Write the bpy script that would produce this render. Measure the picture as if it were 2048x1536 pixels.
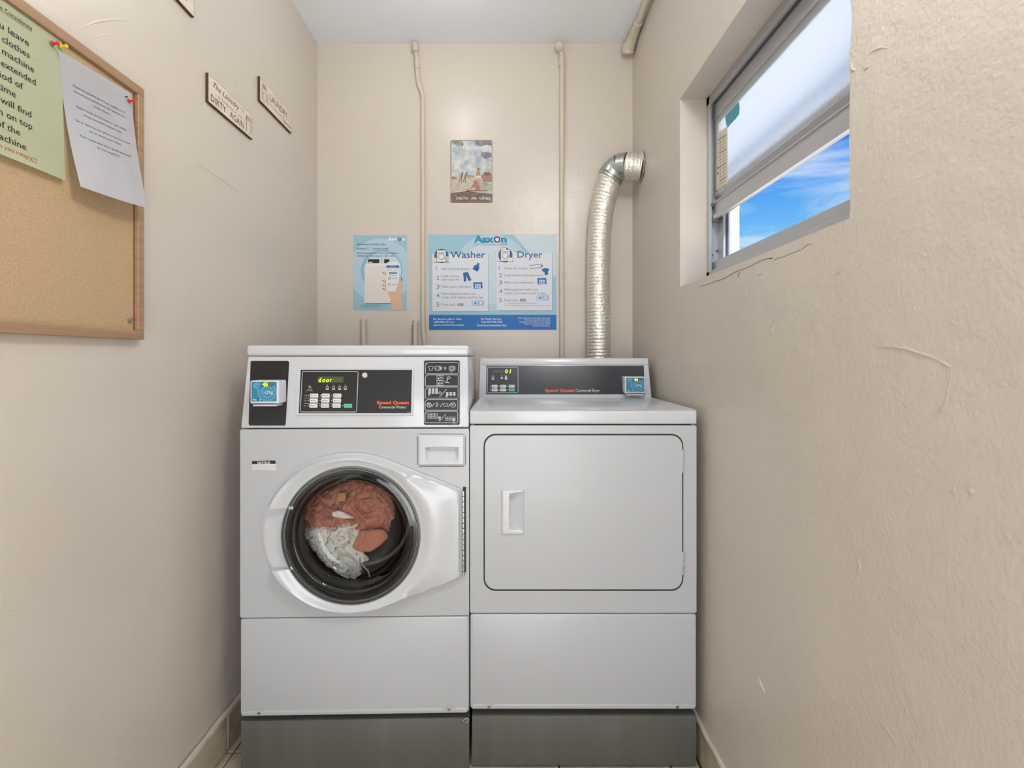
import bpy, bmesh, math, random
from mathutils import Vector, Matrix, noise
random.seed(7)
for o in list(bpy.data.objects): bpy.data.objects.remove(o)
S = bpy.context.scene
COL = S.collection
R = math.radians
# ------------------------------------------------------------------ camera, sky, lights, exposure
F = 1053.0; CX = 1012.0; CY = 715.0; H = 1.24      # focal length and principal point in pixels (2048 x 1536), eye height
cam_d = bpy.data.cameras.new('camera'); cam = bpy.data.objects.new('camera', cam_d); COL.objects.link(cam)
cam_d.sensor_width = 36; cam_d.lens = F / 2048 * 36
cam_d.shift_x = (1024 - CX) / 2048; cam_d.shift_y = -(768 - CY) / 2048
cam_d.clip_start = 0.02
cam.location = (0, 0, H); cam.rotation_euler = (R(90), 0, 0)
S.camera = cam
S.view_settings.view_transform = 'Standard'; S.view_settings.look = 'None'
S.view_settings.gamma = 1; S.view_settings.use_curve_mapping = False
S.view_settings.exposure = 0.0

def lin(c):
    c = c / 255.0
    return c / 12.92 if c <= 0.04045 else ((c + 0.055) / 1.055) ** 2.4
def rgb(r, g, b): return (lin(r), lin(g), lin(b), 1)

W = bpy.data.worlds.new('sky'); S.world = W; W.use_nodes = True
nt = W.node_tree; nt.nodes.clear()
N = nt.nodes.new; L = nt.links.new
out = N('ShaderNodeOutputWorld'); bg = N('ShaderNodeBackground'); tc = N('ShaderNodeTexCoord')
sep = N('ShaderNodeSeparateXYZ'); L(tc.outputs['Generated'], sep.inputs[0])
ramp = N('ShaderNodeValToRGB'); L(sep.outputs['Z'], ramp.inputs[0])
e = ramp.color_ramp.elements
e[0].position = 0.0; e[0].color = rgb(150, 150, 140)
e[1].position = 1.0; e[1].color = rgb(30, 120, 225)
for p, c in ((0.02, (170, 165, 155)), (0.04, (205, 225, 235)), (0.14, (190, 232, 252)), (0.22, (110, 185, 246)), (0.33, (44, 138, 236)), (0.45, (28, 118, 226))):
    q = e.new(p); q.color = rgb(*c)
mp = N('ShaderNodeMapping'); mp.inputs['Scale'].default_value = (2.2, 2.2, 9.0); mp.inputs['Rotation'].default_value = (0.25, 0.1, 0.3)
L(tc.outputs['Generated'], mp.inputs[0])
nz = N('ShaderNodeTexNoise'); nz.inputs['Scale'].default_value = 1.6; nz.inputs['Detail'].default_value = 7; nz.inputs['Roughness'].default_value = 0.55
nz.inputs['Distortion'].default_value = 0.5
L(mp.outputs[0], nz.inputs['Vector'])
cr = N('ShaderNodeValToRGB'); cr.color_ramp.elements[0].position = 0.50; cr.color_ramp.elements[1].position = 0.78
L(nz.outputs['Fac'], cr.inputs[0])
mx = N('ShaderNodeMixRGB'); mx.inputs[2].default_value = (0.85, 0.92, 1.0, 1)
L(cr.outputs[0], mx.inputs[0]); L(ramp.outputs[0], mx.inputs[1])
L(mx.outputs[0], bg.inputs[0]); bg.inputs[1].default_value = 1.0; L(bg.outputs[0], out.inputs[0])

def area(name, loc, rot, sx, sy, power, color=(1, 1, 1), shape='RECTANGLE'):
    d = bpy.data.lights.new(name, 'AREA'); d.shape = shape; d.size = sx
    if shape in ('RECTANGLE', 'ELLIPSE'): d.size_y = sy
    d.energy = power; d.color = color
    o = bpy.data.objects.new(name, d); COL.objects.link(o); o.location = loc; o.rotation_euler = rot
    return o
sun_d = bpy.data.lights.new('sun', 'SUN'); sun_d.energy = 9.5; sun_d.color = (1.0, .96, .9); sun_d.angle = R(0.5)
sun = bpy.data.objects.new('sun', sun_d); COL.objects.link(sun)
sun.rotation_euler = Vector((0.2, -0.35, 0.9)).to_track_quat('Z', 'Y').to_euler()
LAMP = Vector((-0.24, 1.84, 2.62))
def globe(name, loc, power, rad, color):
    d = bpy.data.lights.new(name, 'POINT'); d.energy = power; d.shadow_soft_size = rad; d.color = color
    o = bpy.data.objects.new(name, d); COL.objects.link(o); o.location = loc; return o
globe('ceiling_lamp_light', LAMP, 3.0, .05, (1.0, .99, .97))
globe('overhead_fill_light', (0.36, 0.42, 2.42), 28.0, .12, (.98, .99, 1.0))  # added fill lamp that lifts the ceiling and left wall
area('doorway_fill_light', (0.1, -1.25, .78), (R(86), 0, R(20)), 1.1, 1.5, 30.0, (0.97, 0.985, 1.0))  # added fill in the doorway, turned to brighten the left wall

# ------------------------------------------------------------------ materials
MATS = {}
def mat(name, col, rough=0.5, metal=0.0, spec=0.5, coat=0.0, emit=0.0, bump=None, vary=None, alpha=None):
    if name in MATS: return MATS[name]
    m = bpy.data.materials.new(name); m.use_nodes = True
    t = m.node_tree; b = t.nodes['Principled BSDF']
    c = rgb(*col)
    b.inputs['Base Color'].default_value = c
    b.inputs['Roughness'].default_value = rough; b.inputs['Metallic'].default_value = metal
    b.inputs['Specular IOR Level'].default_value = spec; b.inputs['Coat Weight'].default_value = coat
    b.inputs['Coat Roughness'].default_value = 0.08
    if emit:
        b.inputs['Emission Color'].default_value = c; b.inputs['Emission Strength'].default_value = emit
    co = t.nodes.new('ShaderNodeTexCoord')
    if vary:     # (scale, other colour, contrast lo, hi, stretch)
        n = t.nodes.new('ShaderNodeTexNoise'); n.inputs['Scale'].default_value = vary[0]; n.inputs['Detail'].default_value = 6
        mpg = t.nodes.new('ShaderNodeMapping'); mpg.inputs['Scale'].default_value = vary[4] if len(vary) > 4 else (1, 1, 1)
        t.links.new(co.outputs['Object'], mpg.inputs[0]); t.links.new(mpg.outputs[0], n.inputs['Vector'])
        r = t.nodes.new('ShaderNodeValToRGB'); r.color_ramp.elements[0].position = vary[2]; r.color_ramp.elements[1].position = vary[3]
        r.color_ramp.elements[0].color = c; r.color_ramp.elements[1].color = rgb(*vary[1])
        t.links.new(n.outputs['Fac'], r.inputs[0]); t.links.new(r.outputs[0], b.inputs['Base Color'])
    if bump:     # list of (scale, strength distance)
        prev = None
        for sc, dist, det in bump:
            n = t.nodes.new('ShaderNodeTexNoise'); n.inputs['Scale'].default_value = sc; n.inputs['Detail'].default_value = det
            t.links.new(co.outputs['Object'], n.inputs['Vector'])
            bp = t.nodes.new('ShaderNodeBump'); bp.inputs['Distance'].default_value = dist; bp.inputs['Strength'].default_value = 1.0
            t.links.new(n.outputs['Fac'], bp.inputs['Height'])
            if prev: t.links.new(prev.outputs[0], bp.inputs['Normal'])
            prev = bp
        t.links.new(prev.outputs[0], b.inputs['Normal'])
    MATS[name] = m
    return m
WALLC = (205, 196, 184)
M_wall = mat('beige_gloss_paint', WALLC, 0.29, bump=[(3.5, 0.007, 2), (38, 0.0008, 3), (160, 0.0003, 3)], spec=0.55)
M_wallr = mat('beige_gloss_paint_rough_plaster', WALLC, 0.36, bump=[(3.0, 0.009, 2), (26, 0.0015, 4), (120, 0.0011, 4)], spec=0.45)
M_pipe = mat('beige_painted_pipe', (205, 193, 175), 0.35, bump=[(60, 0.001, 3)])
M_crack = mat('dark_crack', (120, 105, 88), 0.9)  # grey-brown of the drawn plaster cracks
M_ceil = mat('white_ceiling_paint', (240, 245, 252), 0.7, bump=[(30, 0.001, 4)])
M_tile = mat('beige_floor_tile', (196, 184, 160), 0.45, vary=(9, (168, 154, 128), 0.35, 0.7), bump=[(40, 0.0006, 4)])
M_btile = mat('beige_skirting_tile', (186, 176, 152), 0.45, vary=(14, (150, 138, 112), 0.4, 0.7), bump=[(60, 0.0008, 4)])
M_grout = mat('dark_grout', (96, 84, 68), 0.95)
M_white = mat('white_enamel', (184, 186, 189), 0.32, coat=0.12)
M_plastic = mat('white_plastic', (202, 204, 208), 0.24, coat=0.25)
M_gap = mat('dark_seam', (45, 45, 46), 0.7)
M_black = mat('black_panel', (34, 33, 33), 0.35)
M_dblack = mat('dryer_black_panel', (44, 48, 54), 0.22, coat=0.3)
M_pitch = mat('matt_black', (14, 14, 14), 0.8)
M_plinth = mat('charcoal_painted_plinth', (88, 87, 82), 0.5, vary=(3, (97, 96, 90), 0.3, 0.7, (6, 6, 0.6)))
M_steel = mat('brushed_steel', (170, 170, 172), 0.3, metal=1.0)
M_zinc = mat('galvanised_steel', (178, 182, 178), 0.33, metal=0.9, bump=[(50, 0.0008, 3)])
M_alu = mat('mill_aluminium', (188, 190, 194), 0.42, metal=0.55, bump=[(30, 0.0004, 3)])
M_foil = mat('crinkled_foil', (232, 228, 218), 0.30, metal=0.72, bump=[(110, 0.0035, 5), (35, 0.002, 2)])
M_oak = mat('oak_laminate', (168, 136, 106), 0.5, vary=(9, (146, 114, 86), 0.3, 0.75, (1, 0.15, 8)), bump=[(80, 0.0006, 3)])
M_cork = mat('cork', (188, 162, 126), 0.9, vary=(420, (164, 134, 98), 0.40, 0.75), bump=[(200, 0.001, 4)])
M_darkwood = mat('dark_sign_edge', (74, 50, 34), 0.7)
M_signface = mat('whitewashed_board', (222, 212, 197), 0.7, vary=(40, (206, 192, 172), 0.45, 0.75, (1, 0.3, 3)))
M_green = mat('pale_green_paper', (226, 232, 196), 0.75)
M_paper = mat('white_paper', (226, 227, 232), 0.7, bump=[(9, 0.01, 2)])
M_ink = mat('black_ink', (40, 40, 40), 0.8)
M_redink = mat('red_ink', (176, 70, 50), 0.8)
M_rubber = mat('grey_rubber', (92, 92, 94), 0.45)
M_drum = mat('dark_drum_steel', (30, 30, 32), 0.38, metal=0.6)
def flat(r, g, b, rough=0.55, emit=0): return mat('print_%d_%d_%d%s' % (r, g, b, '_lit' if emit else ''), (r, g, b), rough, emit=emit)

def glass_mat(name, tint, rough=0.02, ior=1.45, refl=1.0):
    m = bpy.data.materials.new(name); m.use_nodes = True; t = m.node_tree; t.nodes.clear()
    o = t.nodes.new('ShaderNodeOutputMaterial'); mix = t.nodes.new('ShaderNodeMixShader')
    tr = t.nodes.new('ShaderNodeBsdfTransparent'); tr.inputs[0].default_value = tint
    gl = t.nodes.new('ShaderNodeBsdfGlossy'); gl.inputs['Roughness'].default_value = rough
    gl.inputs['Color'].default_value = (refl, refl, refl, 1)
    fr = t.nodes.new('ShaderNodeFresnel'); fr.inputs[0].default_value = ior
    t.links.new(fr.outputs[0], mix.inputs[0]); t.links.new(tr.outputs[0], mix.inputs[1]); t.links.new(gl.outputs[0], mix.inputs[2])
    t.links.new(mix.outputs[0], o.inputs[0])
    return m
M_glass = glass_mat('door_glass', (0.93, 0.95, 0.96, 1), 0.03)
def frosted_mat():
    m = bpy.data.materials.new('frosted_glass'); m.use_nodes = True; t = m.node_tree; t.nodes.clear()
    o = t.nodes.new('ShaderNodeOutputMaterial'); a = t.nodes.new('ShaderNodeAddShader')
    tr = t.nodes.new('ShaderNodeBsdfTranslucent'); tr.inputs[0].default_value = (0.93, 0.96, 0.97, 1)
    gl = t.nodes.new('ShaderNodeBsdfPrincipled'); gl.inputs['Base Color'].default_value = (0.93, 0.96, 0.97, 1)
    gl.inputs['Roughness'].default_value = 0.35
    mix = t.nodes.new('ShaderNodeMixShader'); mix.inputs[0].default_value = 0.12
    t.links.new(tr.outputs[0], mix.inputs[1]); t.links.new(gl.outputs[0], mix.inputs[2]); t.links.new(mix.outputs[0], o.inputs[0])
    return m
M_frost = frosted_mat()

# ------------------------------------------------------------------ mesh helpers
def link(name, me, m, parent=None, smooth=True, ang=35):
    o = bpy.data.objects.new(name, me); COL.objects.link(o)
    if m is not None:
        for q in (m if isinstance(m, (list, tuple)) else [m]): me.materials.append(q)
    if parent: o.parent = parent
    if smooth:
        me.polygons.foreach_set('use_smooth', [True] * len(me.polygons)); me.set_sharp_from_angle(angle=R(ang))
    return o
def obj(name, bm, m, parent=None, smooth=True, ang=35):
    bmesh.ops.recalc_face_normals(bm, faces=bm.faces)
    me = bpy.data.meshes.new(name); bm.to_mesh(me); bm.free()
    return link(name, me, m, parent, smooth, ang)
def box(bm, x0, x1, y0, y1, z0, z1, bev=0.0, seg=2):
    t = bmesh.new(); bmesh.ops.create_cube(t, size=1)
    for v in t.verts: v.co = Vector(((x0 + x1) / 2 + v.co.x * (x1 - x0), (y0 + y1) / 2 + v.co.y * (y1 - y0), (z0 + z1) / 2 + v.co.z * (z1 - z0)))
    if bev: bmesh.ops.bevel(t, geom=t.edges[:], offset=bev, segments=seg, profile=0.5, affect='EDGES')
    me = bpy.data.meshes.new('t'); t.to_mesh(me); t.free(); bm.from_mesh(me); bpy.data.meshes.remove(me)
    return bm
def B(*a, **k): return box(bmesh.new(), *a, **k)
def tube(bm, pts, r, n=14, cap=True):
    pts = [Vector(p) for p in pts]; rs = r if isinstance(r, (list, tuple)) else [r] * len(pts)
    rings = []; up = None
    for i, p in enumerate(pts):
        d = (pts[min(i + 1, len(pts) - 1)] - pts[max(i - 1, 0)]).normalized()
        if up is None: up = Vector((0, 1, 0)) if abs(d.y) < 0.9 else Vector((0, 0, 1))
        a = d.cross(up).normalized(); b = a.cross(d).normalized(); up = b
        rings.append([bm.verts.new(p + (a * math.cos(t) + b * math.sin(t)) * rs[i]) for t in [2 * math.pi * k / n for k in range(n)]])
    for i in range(len(rings) - 1):
        for k in range(n):
            bm.faces.new((rings[i][k], rings[i][(k + 1) % n], rings[i + 1][(k + 1) % n], rings[i + 1][k]))
    if cap: bm.faces.new(rings[0]); bm.faces.new(rings[-1][::-1])
    return bm
def T(*a, **k): return tube(bmesh.new(), *a, **k)
def catmull(P, n=8):
    P = [Vector(p) for p in P]; Q = [P[0] * 2 - P[1]] + P + [P[-1] * 2 - P[-2]]; out = []
    for i in range(1, len(Q) - 2):
        for k in range(n):
            t = k / n; a, b, c, d = Q[i - 1], Q[i], Q[i + 1], Q[i + 2]
            out.append(0.5 * ((2 * b) + (c - a) * t + (2 * a - 5 * b + 4 * c - d) * t * t + (3 * b - a - 3 * c + d) * t ** 3))
    return out + [P[-1]]
def lathe(prof, n=64, c=(0, 0, 0)):           # axis along y; prof = [(r, y)]
    bm = bmesh.new(); rings = []
    for r, y in prof:
        if r < 1e-5: rings.append([bm.verts.new((c[0], c[1] + y, c[2]))])
        else: rings.append([bm.verts.new((c[0] + r * math.cos(2 * math.pi * k / n), c[1] + y, c[2] + r * math.sin(2 * math.pi * k / n))) for k in range(n)])
    for a, b in zip(rings, rings[1:]):
        for k in range(n):
            if len(a) == 1: bm.faces.new((a[0], b[k], b[(k + 1) % n]))
            elif len(b) == 1: bm.faces.new((a[k], a[(k + 1) % n], b[0]))
            else: bm.faces.new((a[k], a[(k + 1) % n], b[(k + 1) % n], b[k]))
    return bm
def rrect(x0, z0, x1, z1, r, n=6):
    pts = []
    for cx, cz, a0 in ((x1 - r, z1 - r, 0), (x0 + r, z1 - r, 90), (x0 + r, z0 + r, 180), (x1 - r, z0 + r, 270)):
        for k in range(n + 1):
            a = R(a0 + 90 * k / n); pts.append((cx + r * math.cos(a), cz + r * math.sin(a)))
    return pts
def slab(bm, pts, mp, h0, h1, bev=0.0):        # outline extruded between two heights of a surface map
    a = [bm.verts.new(mp(x, z, h0)) for x, z in pts]
    if bev:
        cx = sum(p[0] for p in pts) / len(pts); cz = sum(p[1] for p in pts) / len(pts)
        def ins(p, d):
            vx, vz = p[0] - cx, p[1] - cz
            return (p[0] - math.copysign(min(d, abs(vx)), vx), p[1] - math.copysign(min(d, abs(vz)), vz))
        px = bev[0]; bh = bev[1]
        m_ = [bm.verts.new(mp(x, z, h1 - bh)) for x, z in pts]
        m2 = [bm.verts.new(mp(*ins(p, px * 0.3), h1 - bh * 0.3)) for p in pts]
        b = [bm.verts.new(mp(*ins(p, px), h1)) for p in pts]
        loops = [a, m_, m2, b]
    else:
        b = [bm.verts.new(mp(x, z, h1)) for x, z in pts]; loops = [a, b]
    n = len(pts)
    for u, v in zip(loops, loops[1:]):
        for k in range(n): bm.faces.new((u[k], u[(k + 1) % n], v[(k + 1) % n], v[k]))
    bm.faces.new(a[::-1]); bm.faces.new(b)
    return bm
def holed(bm, outer, hole, mp, h0, h1):       # flat plate with one hole, given thickness
    lv = []
    for h in (h0, h1):
        loops = [outer] + (hole if isinstance(hole[0], list) else [hole])
        loops = [[bm.verts.new(mp(x, z, h)) for x, z in q] for q in loops]
        ed = []
        for l in loops:
            for k in range(len(l)): ed.append(bm.edges.new((l[k], l[(k + 1) % len(l)])))
        bmesh.ops.triangle_fill(bm, use_beauty=True, use_dissolve=False, edges=ed)
        lv.append(loops)
    for j in range(len(lv[0])):
        a, b = lv[0][j], lv[1][j]
        for k in range(len(a)): bm.faces.new((a[k], a[(k + 1) % len(a)], b[(k + 1) % len(a)], b[k]))
    return bm
def hfield(mp, u0, u1, v0, v1, n, m, fn):      # height field patch over a surface map
    bm = bmesh.new()
    g = [[bm.verts.new(mp(u0 + (u1 - u0) * i / n, v0 + (v1 - v0) * j / m, fn(i / n, j / m))) for j in range(m + 1)] for i in range(n + 1)]
    for i in range(n):
        for j in range(m): bm.faces.new((g[i][j], g[i + 1][j], g[i + 1][j + 1], g[i][j + 1]))
    return bm
def ss(t): t = max(0, min(1, t)); return t * t * (3 - 2 * t)

def thing(name, label, cat, loc=(0, 0, 0), rz=0, group=None):
    o = bpy.data.objects.new(name, None); COL.objects.link(o); o.location = loc; o.rotation_euler = (0, 0, rz)
    o.empty_display_size = 0.05
    return tag(o, label, cat, group)
def tag(o, label=None, cat=None, group=None, kind=None):
    if label: o['label'] = label
    if cat: o['category'] = cat
    if group: o['group'] = group
    if kind: o['kind'] = kind
    return o
# maps: photo pixel -> point on a real plane, then into the local frame of a thing
def pmap(p0, nrm, owner=None):
    p0 = Vector(p0); nrm = Vector(nrm).normalized(); C = Vector((0, 0, H))
    inv = (Matrix.Translation(owner.location) @ Matrix.Rotation(owner.rotation_euler.z, 4, 'Z')).inverted() if owner else Matrix()
    k = (p0 - C).dot(nrm)
    def f(px, py, h=0.0):
        d = Vector(((px - CX) / F, 1.0, -(py - CY) / F))
        return inv @ (C + d * (k / d.dot(nrm)) + nrm * h)
    return f
def umap(o, u, v, n):                            # metric map: origin, two axes, normal
    o, u, v, n = Vector(o), Vector(u), Vector(v), Vector(n)
    return lambda a, b, h=0.0: o + u * a + v * b + n * h

_tc = {}
def text_mesh(s, bold=0.0, shear=0.0, sp=1.0):
    k = (s, bold, shear, sp)
    if k in _tc: return _tc[k]
    c = bpy.data.curves.new('t', 'FONT'); c.body = s; c.resolution_u = 2; c.offset = bold; c.shear = shear; c.space_character = sp
    o = bpy.data.objects.new('t', c); COL.objects.link(o)
    dg = bpy.context.evaluated_depsgraph_get(); me = bpy.data.meshes.new_from_object(o.evaluated_get(dg))
    vs = [(v.co.x, v.co.y) for v in me.vertices]; fs = [tuple(p.vertices) for p in me.polygons]
    bpy.data.objects.remove(o); bpy.data.curves.remove(c); bpy.data.meshes.remove(me)
    x0 = min(v[0] for v in vs); x1 = max(v[0] for v in vs)
    _tc[k] = (vs, fs, x0, x1); return _tc[k]
class Sheet:
    """flat print: coloured shapes and lettering laid on a surface map; sy=-1 when the map's second axis points down"""
    def __init__(s, mp, sy=-1, base=0.0004, step=0.00022):
        s.mp = mp; s.sy = sy; s.base = base; s.step = step; s.v = []; s.f = []; s.mi = []; s.mats = []
    def _m(s, m):
        if m not in s.mats: s.mats.append(m)
        return s.mats.index(m)
    def poly(s, pts, m, l=0):
        h = s.base + l * s.step; n = len(s.v); s.v += [s.mp(x, y, h) for x, y in pts]
        s.f.append(tuple(range(n, n + len(pts)))); s.mi.append(s._m(m))
    def rect(s, x0, y0, x1, y1, m, l=0): s.poly([(x0, y0), (x1, y0), (x1, y1), (x0, y1)], m, l)
    def rr(s, x0, y0, x1, y1, r, m, l=0): s.poly(rrect(x0, y0, x1, y1, r, 4), m, l)
    def frame(s, x0, y0, x1, y1, r, w, m, l=0): s.line(rrect(x0, y0, x1, y1, r, 3), w, m, l, True)
    def disc(s, cx, cy, r, m, l=0, ry=None, n=28): s.poly([(cx + r * math.cos(2 * math.pi * k / n), cy + (ry or r) * math.sin(2 * math.pi * k / n)) for k in range(n)], m, l)
    def ring(s, cx, cy, r, w, m, l=0, a0=0, a1=360, n=28, ry=None):
        s.line([(cx + r * math.cos(R(a0 + (a1 - a0) * k / n)), cy + (ry or r) * math.sin(R(a0 + (a1 - a0) * k / n))) for k in range(n + 1)], w, m, l)
    def line(s, pts, w, m, l=0, closed=False):
        h = s.base + l * s.step; n = len(pts)
        if closed: pts = list(pts) + [pts[0]]; n += 1
        mi = s._m(m)
        L_, R_ = [], []
        for i, p in enumerate(pts):
            a = pts[i - 1] if i else (pts[-2] if closed else p); b = pts[i + 1] if i < n - 1 else (pts[1] if closed else p)
            dx, dy = b[0] - a[0], b[1] - a[1]; q = math.hypot(dx, dy) or 1
            nx, ny = -dy / q * w / 2, dx / q * w / 2
            L_.append((p[0] + nx, p[1] + ny)); R_.append((p[0] - nx, p[1] - ny))
        o = len(s.v); s.v += [s.mp(x, y, h) for x, y in L_ + R_]
        for i in range(n - 1): s.f.append((o + i, o + i + 1, o + n + i + 1, o + n + i)); s.mi.append(mi)
    def text(s, t, x, y, w=None, h=1.0, m=None, l=1, align='l', bold=0.0, shear=0.0, sp=1.0):
        """x,y baseline anchor; h = capital height; w = total width (natural when None)"""
        vs, fs, x0, x1 = text_mesh(t, bold, shear, sp)
        ky = h / 0.70; kx = (w / (x1 - x0)) if w else ky
        wid = (x1 - x0) * kx; ox = x - {'l': 0, 'c': wid / 2, 'r': wid}[align]
        hh = s.base + l * s.step; n = len(s.v)
        s.v += [s.mp(ox + (a - x0) * kx, y + s.sy * b * ky, hh) for a, b in vs]
        mi = s._m(m or M_ink)
        for f in fs: s.f.append(tuple(i + n for i in f)); s.mi.append(mi)
    def build(s, name, parent, label=None):
        me = bpy.data.meshes.new(name); me.from_pydata([tuple(v) for v in s.v], [], s.f)
        for m in s.mats: me.materials.append(m)
        me.polygons.foreach_set('material_index', s.mi); me.update()
        o = bpy.data.objects.new(name, me); COL.objects.link(o); o.parent = parent
        if label: o['label'] = label
        return o

# ------------------------------------------------------------------ the room
XL, XR, YB, ZC = -0.894, 0.600, 2.497, 2.727
YR = -1.6                                          # rear end of the room, behind the camera
TH = 0.205
ident = lambda fn: fn
# window opening in the right wall (y, z), with a hand-plastered, slightly wavy outline
wy0, wy1, wz0, wz1 = 0.921, 1.8155, 1.483, 2.131
hole = []
def wob(t, a=0.0016, s=11): return a * noise.noise(Vector((t * s, 3.1, 0.7)))
n = 26
for k in range(n): hole.append((wy0 + (wy1 - wy0) * k / n, wz0 + wob(k * .11)))
for k in range(n): hole.append((wy1 + wob(k * .13 + 5), wz0 + (wz1 - wz0) * k / n))
for k in range(n): hole.append((wy1 + (wy0 - wy1) * k / n, wz1 + wob(k * .12 + 9)))
for k in range(n):
    z = wz1 + (wz0 - wz1) * k / n
    hole.append((wy0 - 0.0015 + wob(z * 3 + 2, .004, 6) - 0.006 * math.exp(-((z - 1.825) / 0.035) ** 2), z))
mr = lambda a, b, h=0.0: Vector((XR + h, a, b))
def room_wall(name, bm, m): return tag(obj(name, bm, m, None, False), kind='structure')
wr = room_wall('wall_right', holed(bmesh.new(), [(YR, -0.02), (YB + .1, -0.02), (YB + .1, ZC + .1), (YR, ZC + .1)], hole, mr, 0.0, TH), M_wallr)
wl = room_wall('wall_left', B(XL - .12, XL, YR, YB + .1, -0.02, ZC + .1), M_wall)
wb = room_wall('wall_back', B(XL, XR, YB, YB + .12, -0.02, ZC + .1), M_wall)
ce = room_wall('ceiling', B(XL, XR, YR, YB, ZC, ZC + .12), M_ceil)
# rear wall with an open doorway (behind the camera)
rw = bmesh.new()
box(rw, XL, -0.80, YR - .12, YR, 0, ZC); box(rw, 0.50, XR, YR - .12, YR, 0, ZC); box(rw, -0.80, 0.50, YR - .12, YR, 2.55, ZC)
room_wall('wall_rear', rw, M_wall)
fl = room_wall('floor', B(XL - .02, XR + .02, YR - .1, YB + .02, -0.06, -0.006), M_grout)
gb = bmesh.new(); box(gb, XR + TH + .4, 60, -40, 40, -3.2, -3.0)
room_wall('bounce_ground', gb, mat('pale_bounce_concrete', (212, 208, 200), .9))  # unseen pale ground added to bounce sun up through the window
# floor tiles 34 cm, each one a part of the floor
TS = 0.339; gx0 = 0.161 - 4 * TS; gy0 = 1.653 - 10 * TS
tile_me = {}
def tile_mesh(w, d, t, bev=0.0015, name='tile'):
    k = (round(w, 3), round(d, 3), round(t, 3))
    if k not in tile_me:
        bm = B(-w / 2, w / 2, -d / 2, d / 2, -t, 0, bev=bev, seg=1); me = bpy.data.meshes.new(name); bm.to_mesh(me); bm.free(); me.materials.append(M_tile)
        tile_me[k] = me
    return tile_me[k]
for i in range(6):
    for j in range(13):
        x0, x1 = max(gx0 + i * TS, XL + .012), min(gx0 + (i + 1) * TS, XR - .012); y0, y1 = max(gy0 + j * TS, YR), min(gy0 + (j + 1) * TS, YB)
        if x1 - x0 < .02 or y1 - y0 < .02: continue
        t = bpy.data.objects.new('tile', tile_mesh(x1 - x0 - .005, y1 - y0 - .005, .010)); COL.objects.link(t)
        t.location = ((x0 + x1) / 2, (y0 + y1) / 2, random.uniform(-.0006, .0004)); t.parent = fl
# skirting of upright tiles on both side walls
for side, x0, x1 in (('left', XL, XL + .020), ('right', XR - .010, XR)):
    lf = side == 'left'
    bb = tag(obj('baseboard_' + side, B(x0, x1 - .004, YR, YB, 0, .108) if lf else B(x0 + .004, x1, YR, YB, 0, .108), M_grout, None, False), kind='structure')
    for j in range(13):
        y0, y1 = max(gy0 + j * TS, YR), min(gy0 + (j + 1) * TS, YB)
        if y1 - y0 < .02: continue
        obj('tile', B(x0 + (.003 if lf else 0), x1 - (0 if lf else .003), y0 + .003, y1 - .003, .004, .116 + random.uniform(-.002, .002), bev=.002, seg=1), M_btile, bb)
    cp = bmesh.new(); rr_ = random.Random(3)
    xx = (XL + .009) if lf else (XR - .004)
    tube(cp, [(xx + rr_.uniform(-.001, .001), YR + k * .05, .1165 + rr_.uniform(-.002, .003)) for k in range(int((YB - YR) / .05))], [.0075 + rr_.uniform(-.0015, .002) for k in range(int((YB - YR) / .05))], 8)
    tag(obj('caulk_bead', cp, M_wall, bb), 'uneven painted bead along the top of the tiles')

# trowel ridges and cracks in the plaster, as low relief joined per wall
def ridges(parent, mp, lines, m, name, hgt=0.0016, wid=0.004):
    bm = bmesh.new(); rr2 = random.Random(5)
    for ln in lines:
        pts = ln[0]; hs = ln[1] if len(ln) > 1 else 1.0; ws = ln[2] if len(ln) > 2 else 1.0
        P = [mp(p[0], p[1], 0) for p in pts]; P = catmull(P, 6) if len(P) > 2 else [P[0].lerp(P[1], k / 10) for k in range(11)]
        nrm = (mp(pts[0][0], pts[0][1], 1) - mp(pts[0][0], pts[0][1], 0)).normalized()
        prev = None
        for i, p in enumerate(P):
            d = (P[min(i + 1, len(P) - 1)] - P[max(i - 1, 0)]).normalized(); sd = d.cross(nrm).normalized()
            tp = math.sin(math.pi * (i + .15) / (len(P) - .7)) ** .6 if len(P) > 1 else 1
            w_ = wid * ws * (0.5 + 0.5 * tp) * rr2.uniform(.8, 1.2); h_ = hgt * hs * tp * rr2.uniform(.7, 1.2)
            p = p + sd * rr2.uniform(-.0006, .0006)
            row = [bm.verts.new(p - sd * w_ - nrm * .0004), bm.verts.new(p - sd * w_ * .15 + nrm * h_), bm.verts.new(p + sd * w_ * .5 - nrm * .0004)]
            if prev:
                bm.faces.new((prev[0], row[0], row[1], prev[1])); bm.faces.new((prev[1], row[1], row[2], prev[2]))
            prev = row
    return tag(obj(name, bm, m, parent, True, 80), kind='stuff')
mL = pmap((XL, 0, 0), (1, 0, 0)); mR = pmap((XR, 0, 0), (-1, 0, 0)); mB = pmap((0, YB, 0), (0, -1, 0))
Lr = []
for dy in (0, 130, 260, 391, 517):
    Lr.append(([(88, 938 + dy), (116, 957 + dy), (150, 980 + dy), (190, 1007 + dy), (228, 1032 + dy)], .9, .8))
    Lr.append(([(8, 930 + dy), (35, 962 + dy), (75, 985 + dy)], .6))
    Lr.append(([(0, 963 + dy), (28, 965 + dy), (50, 975 + dy)], .9)); Lr.append(([(0, 1006 + dy), (25, 1010 + dy), (47, 1018 + dy)], .9))
    Lr.append(([(196, 1035 + dy), (210, 1040 + dy), (226, 1033 + dy)], .8))
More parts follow.
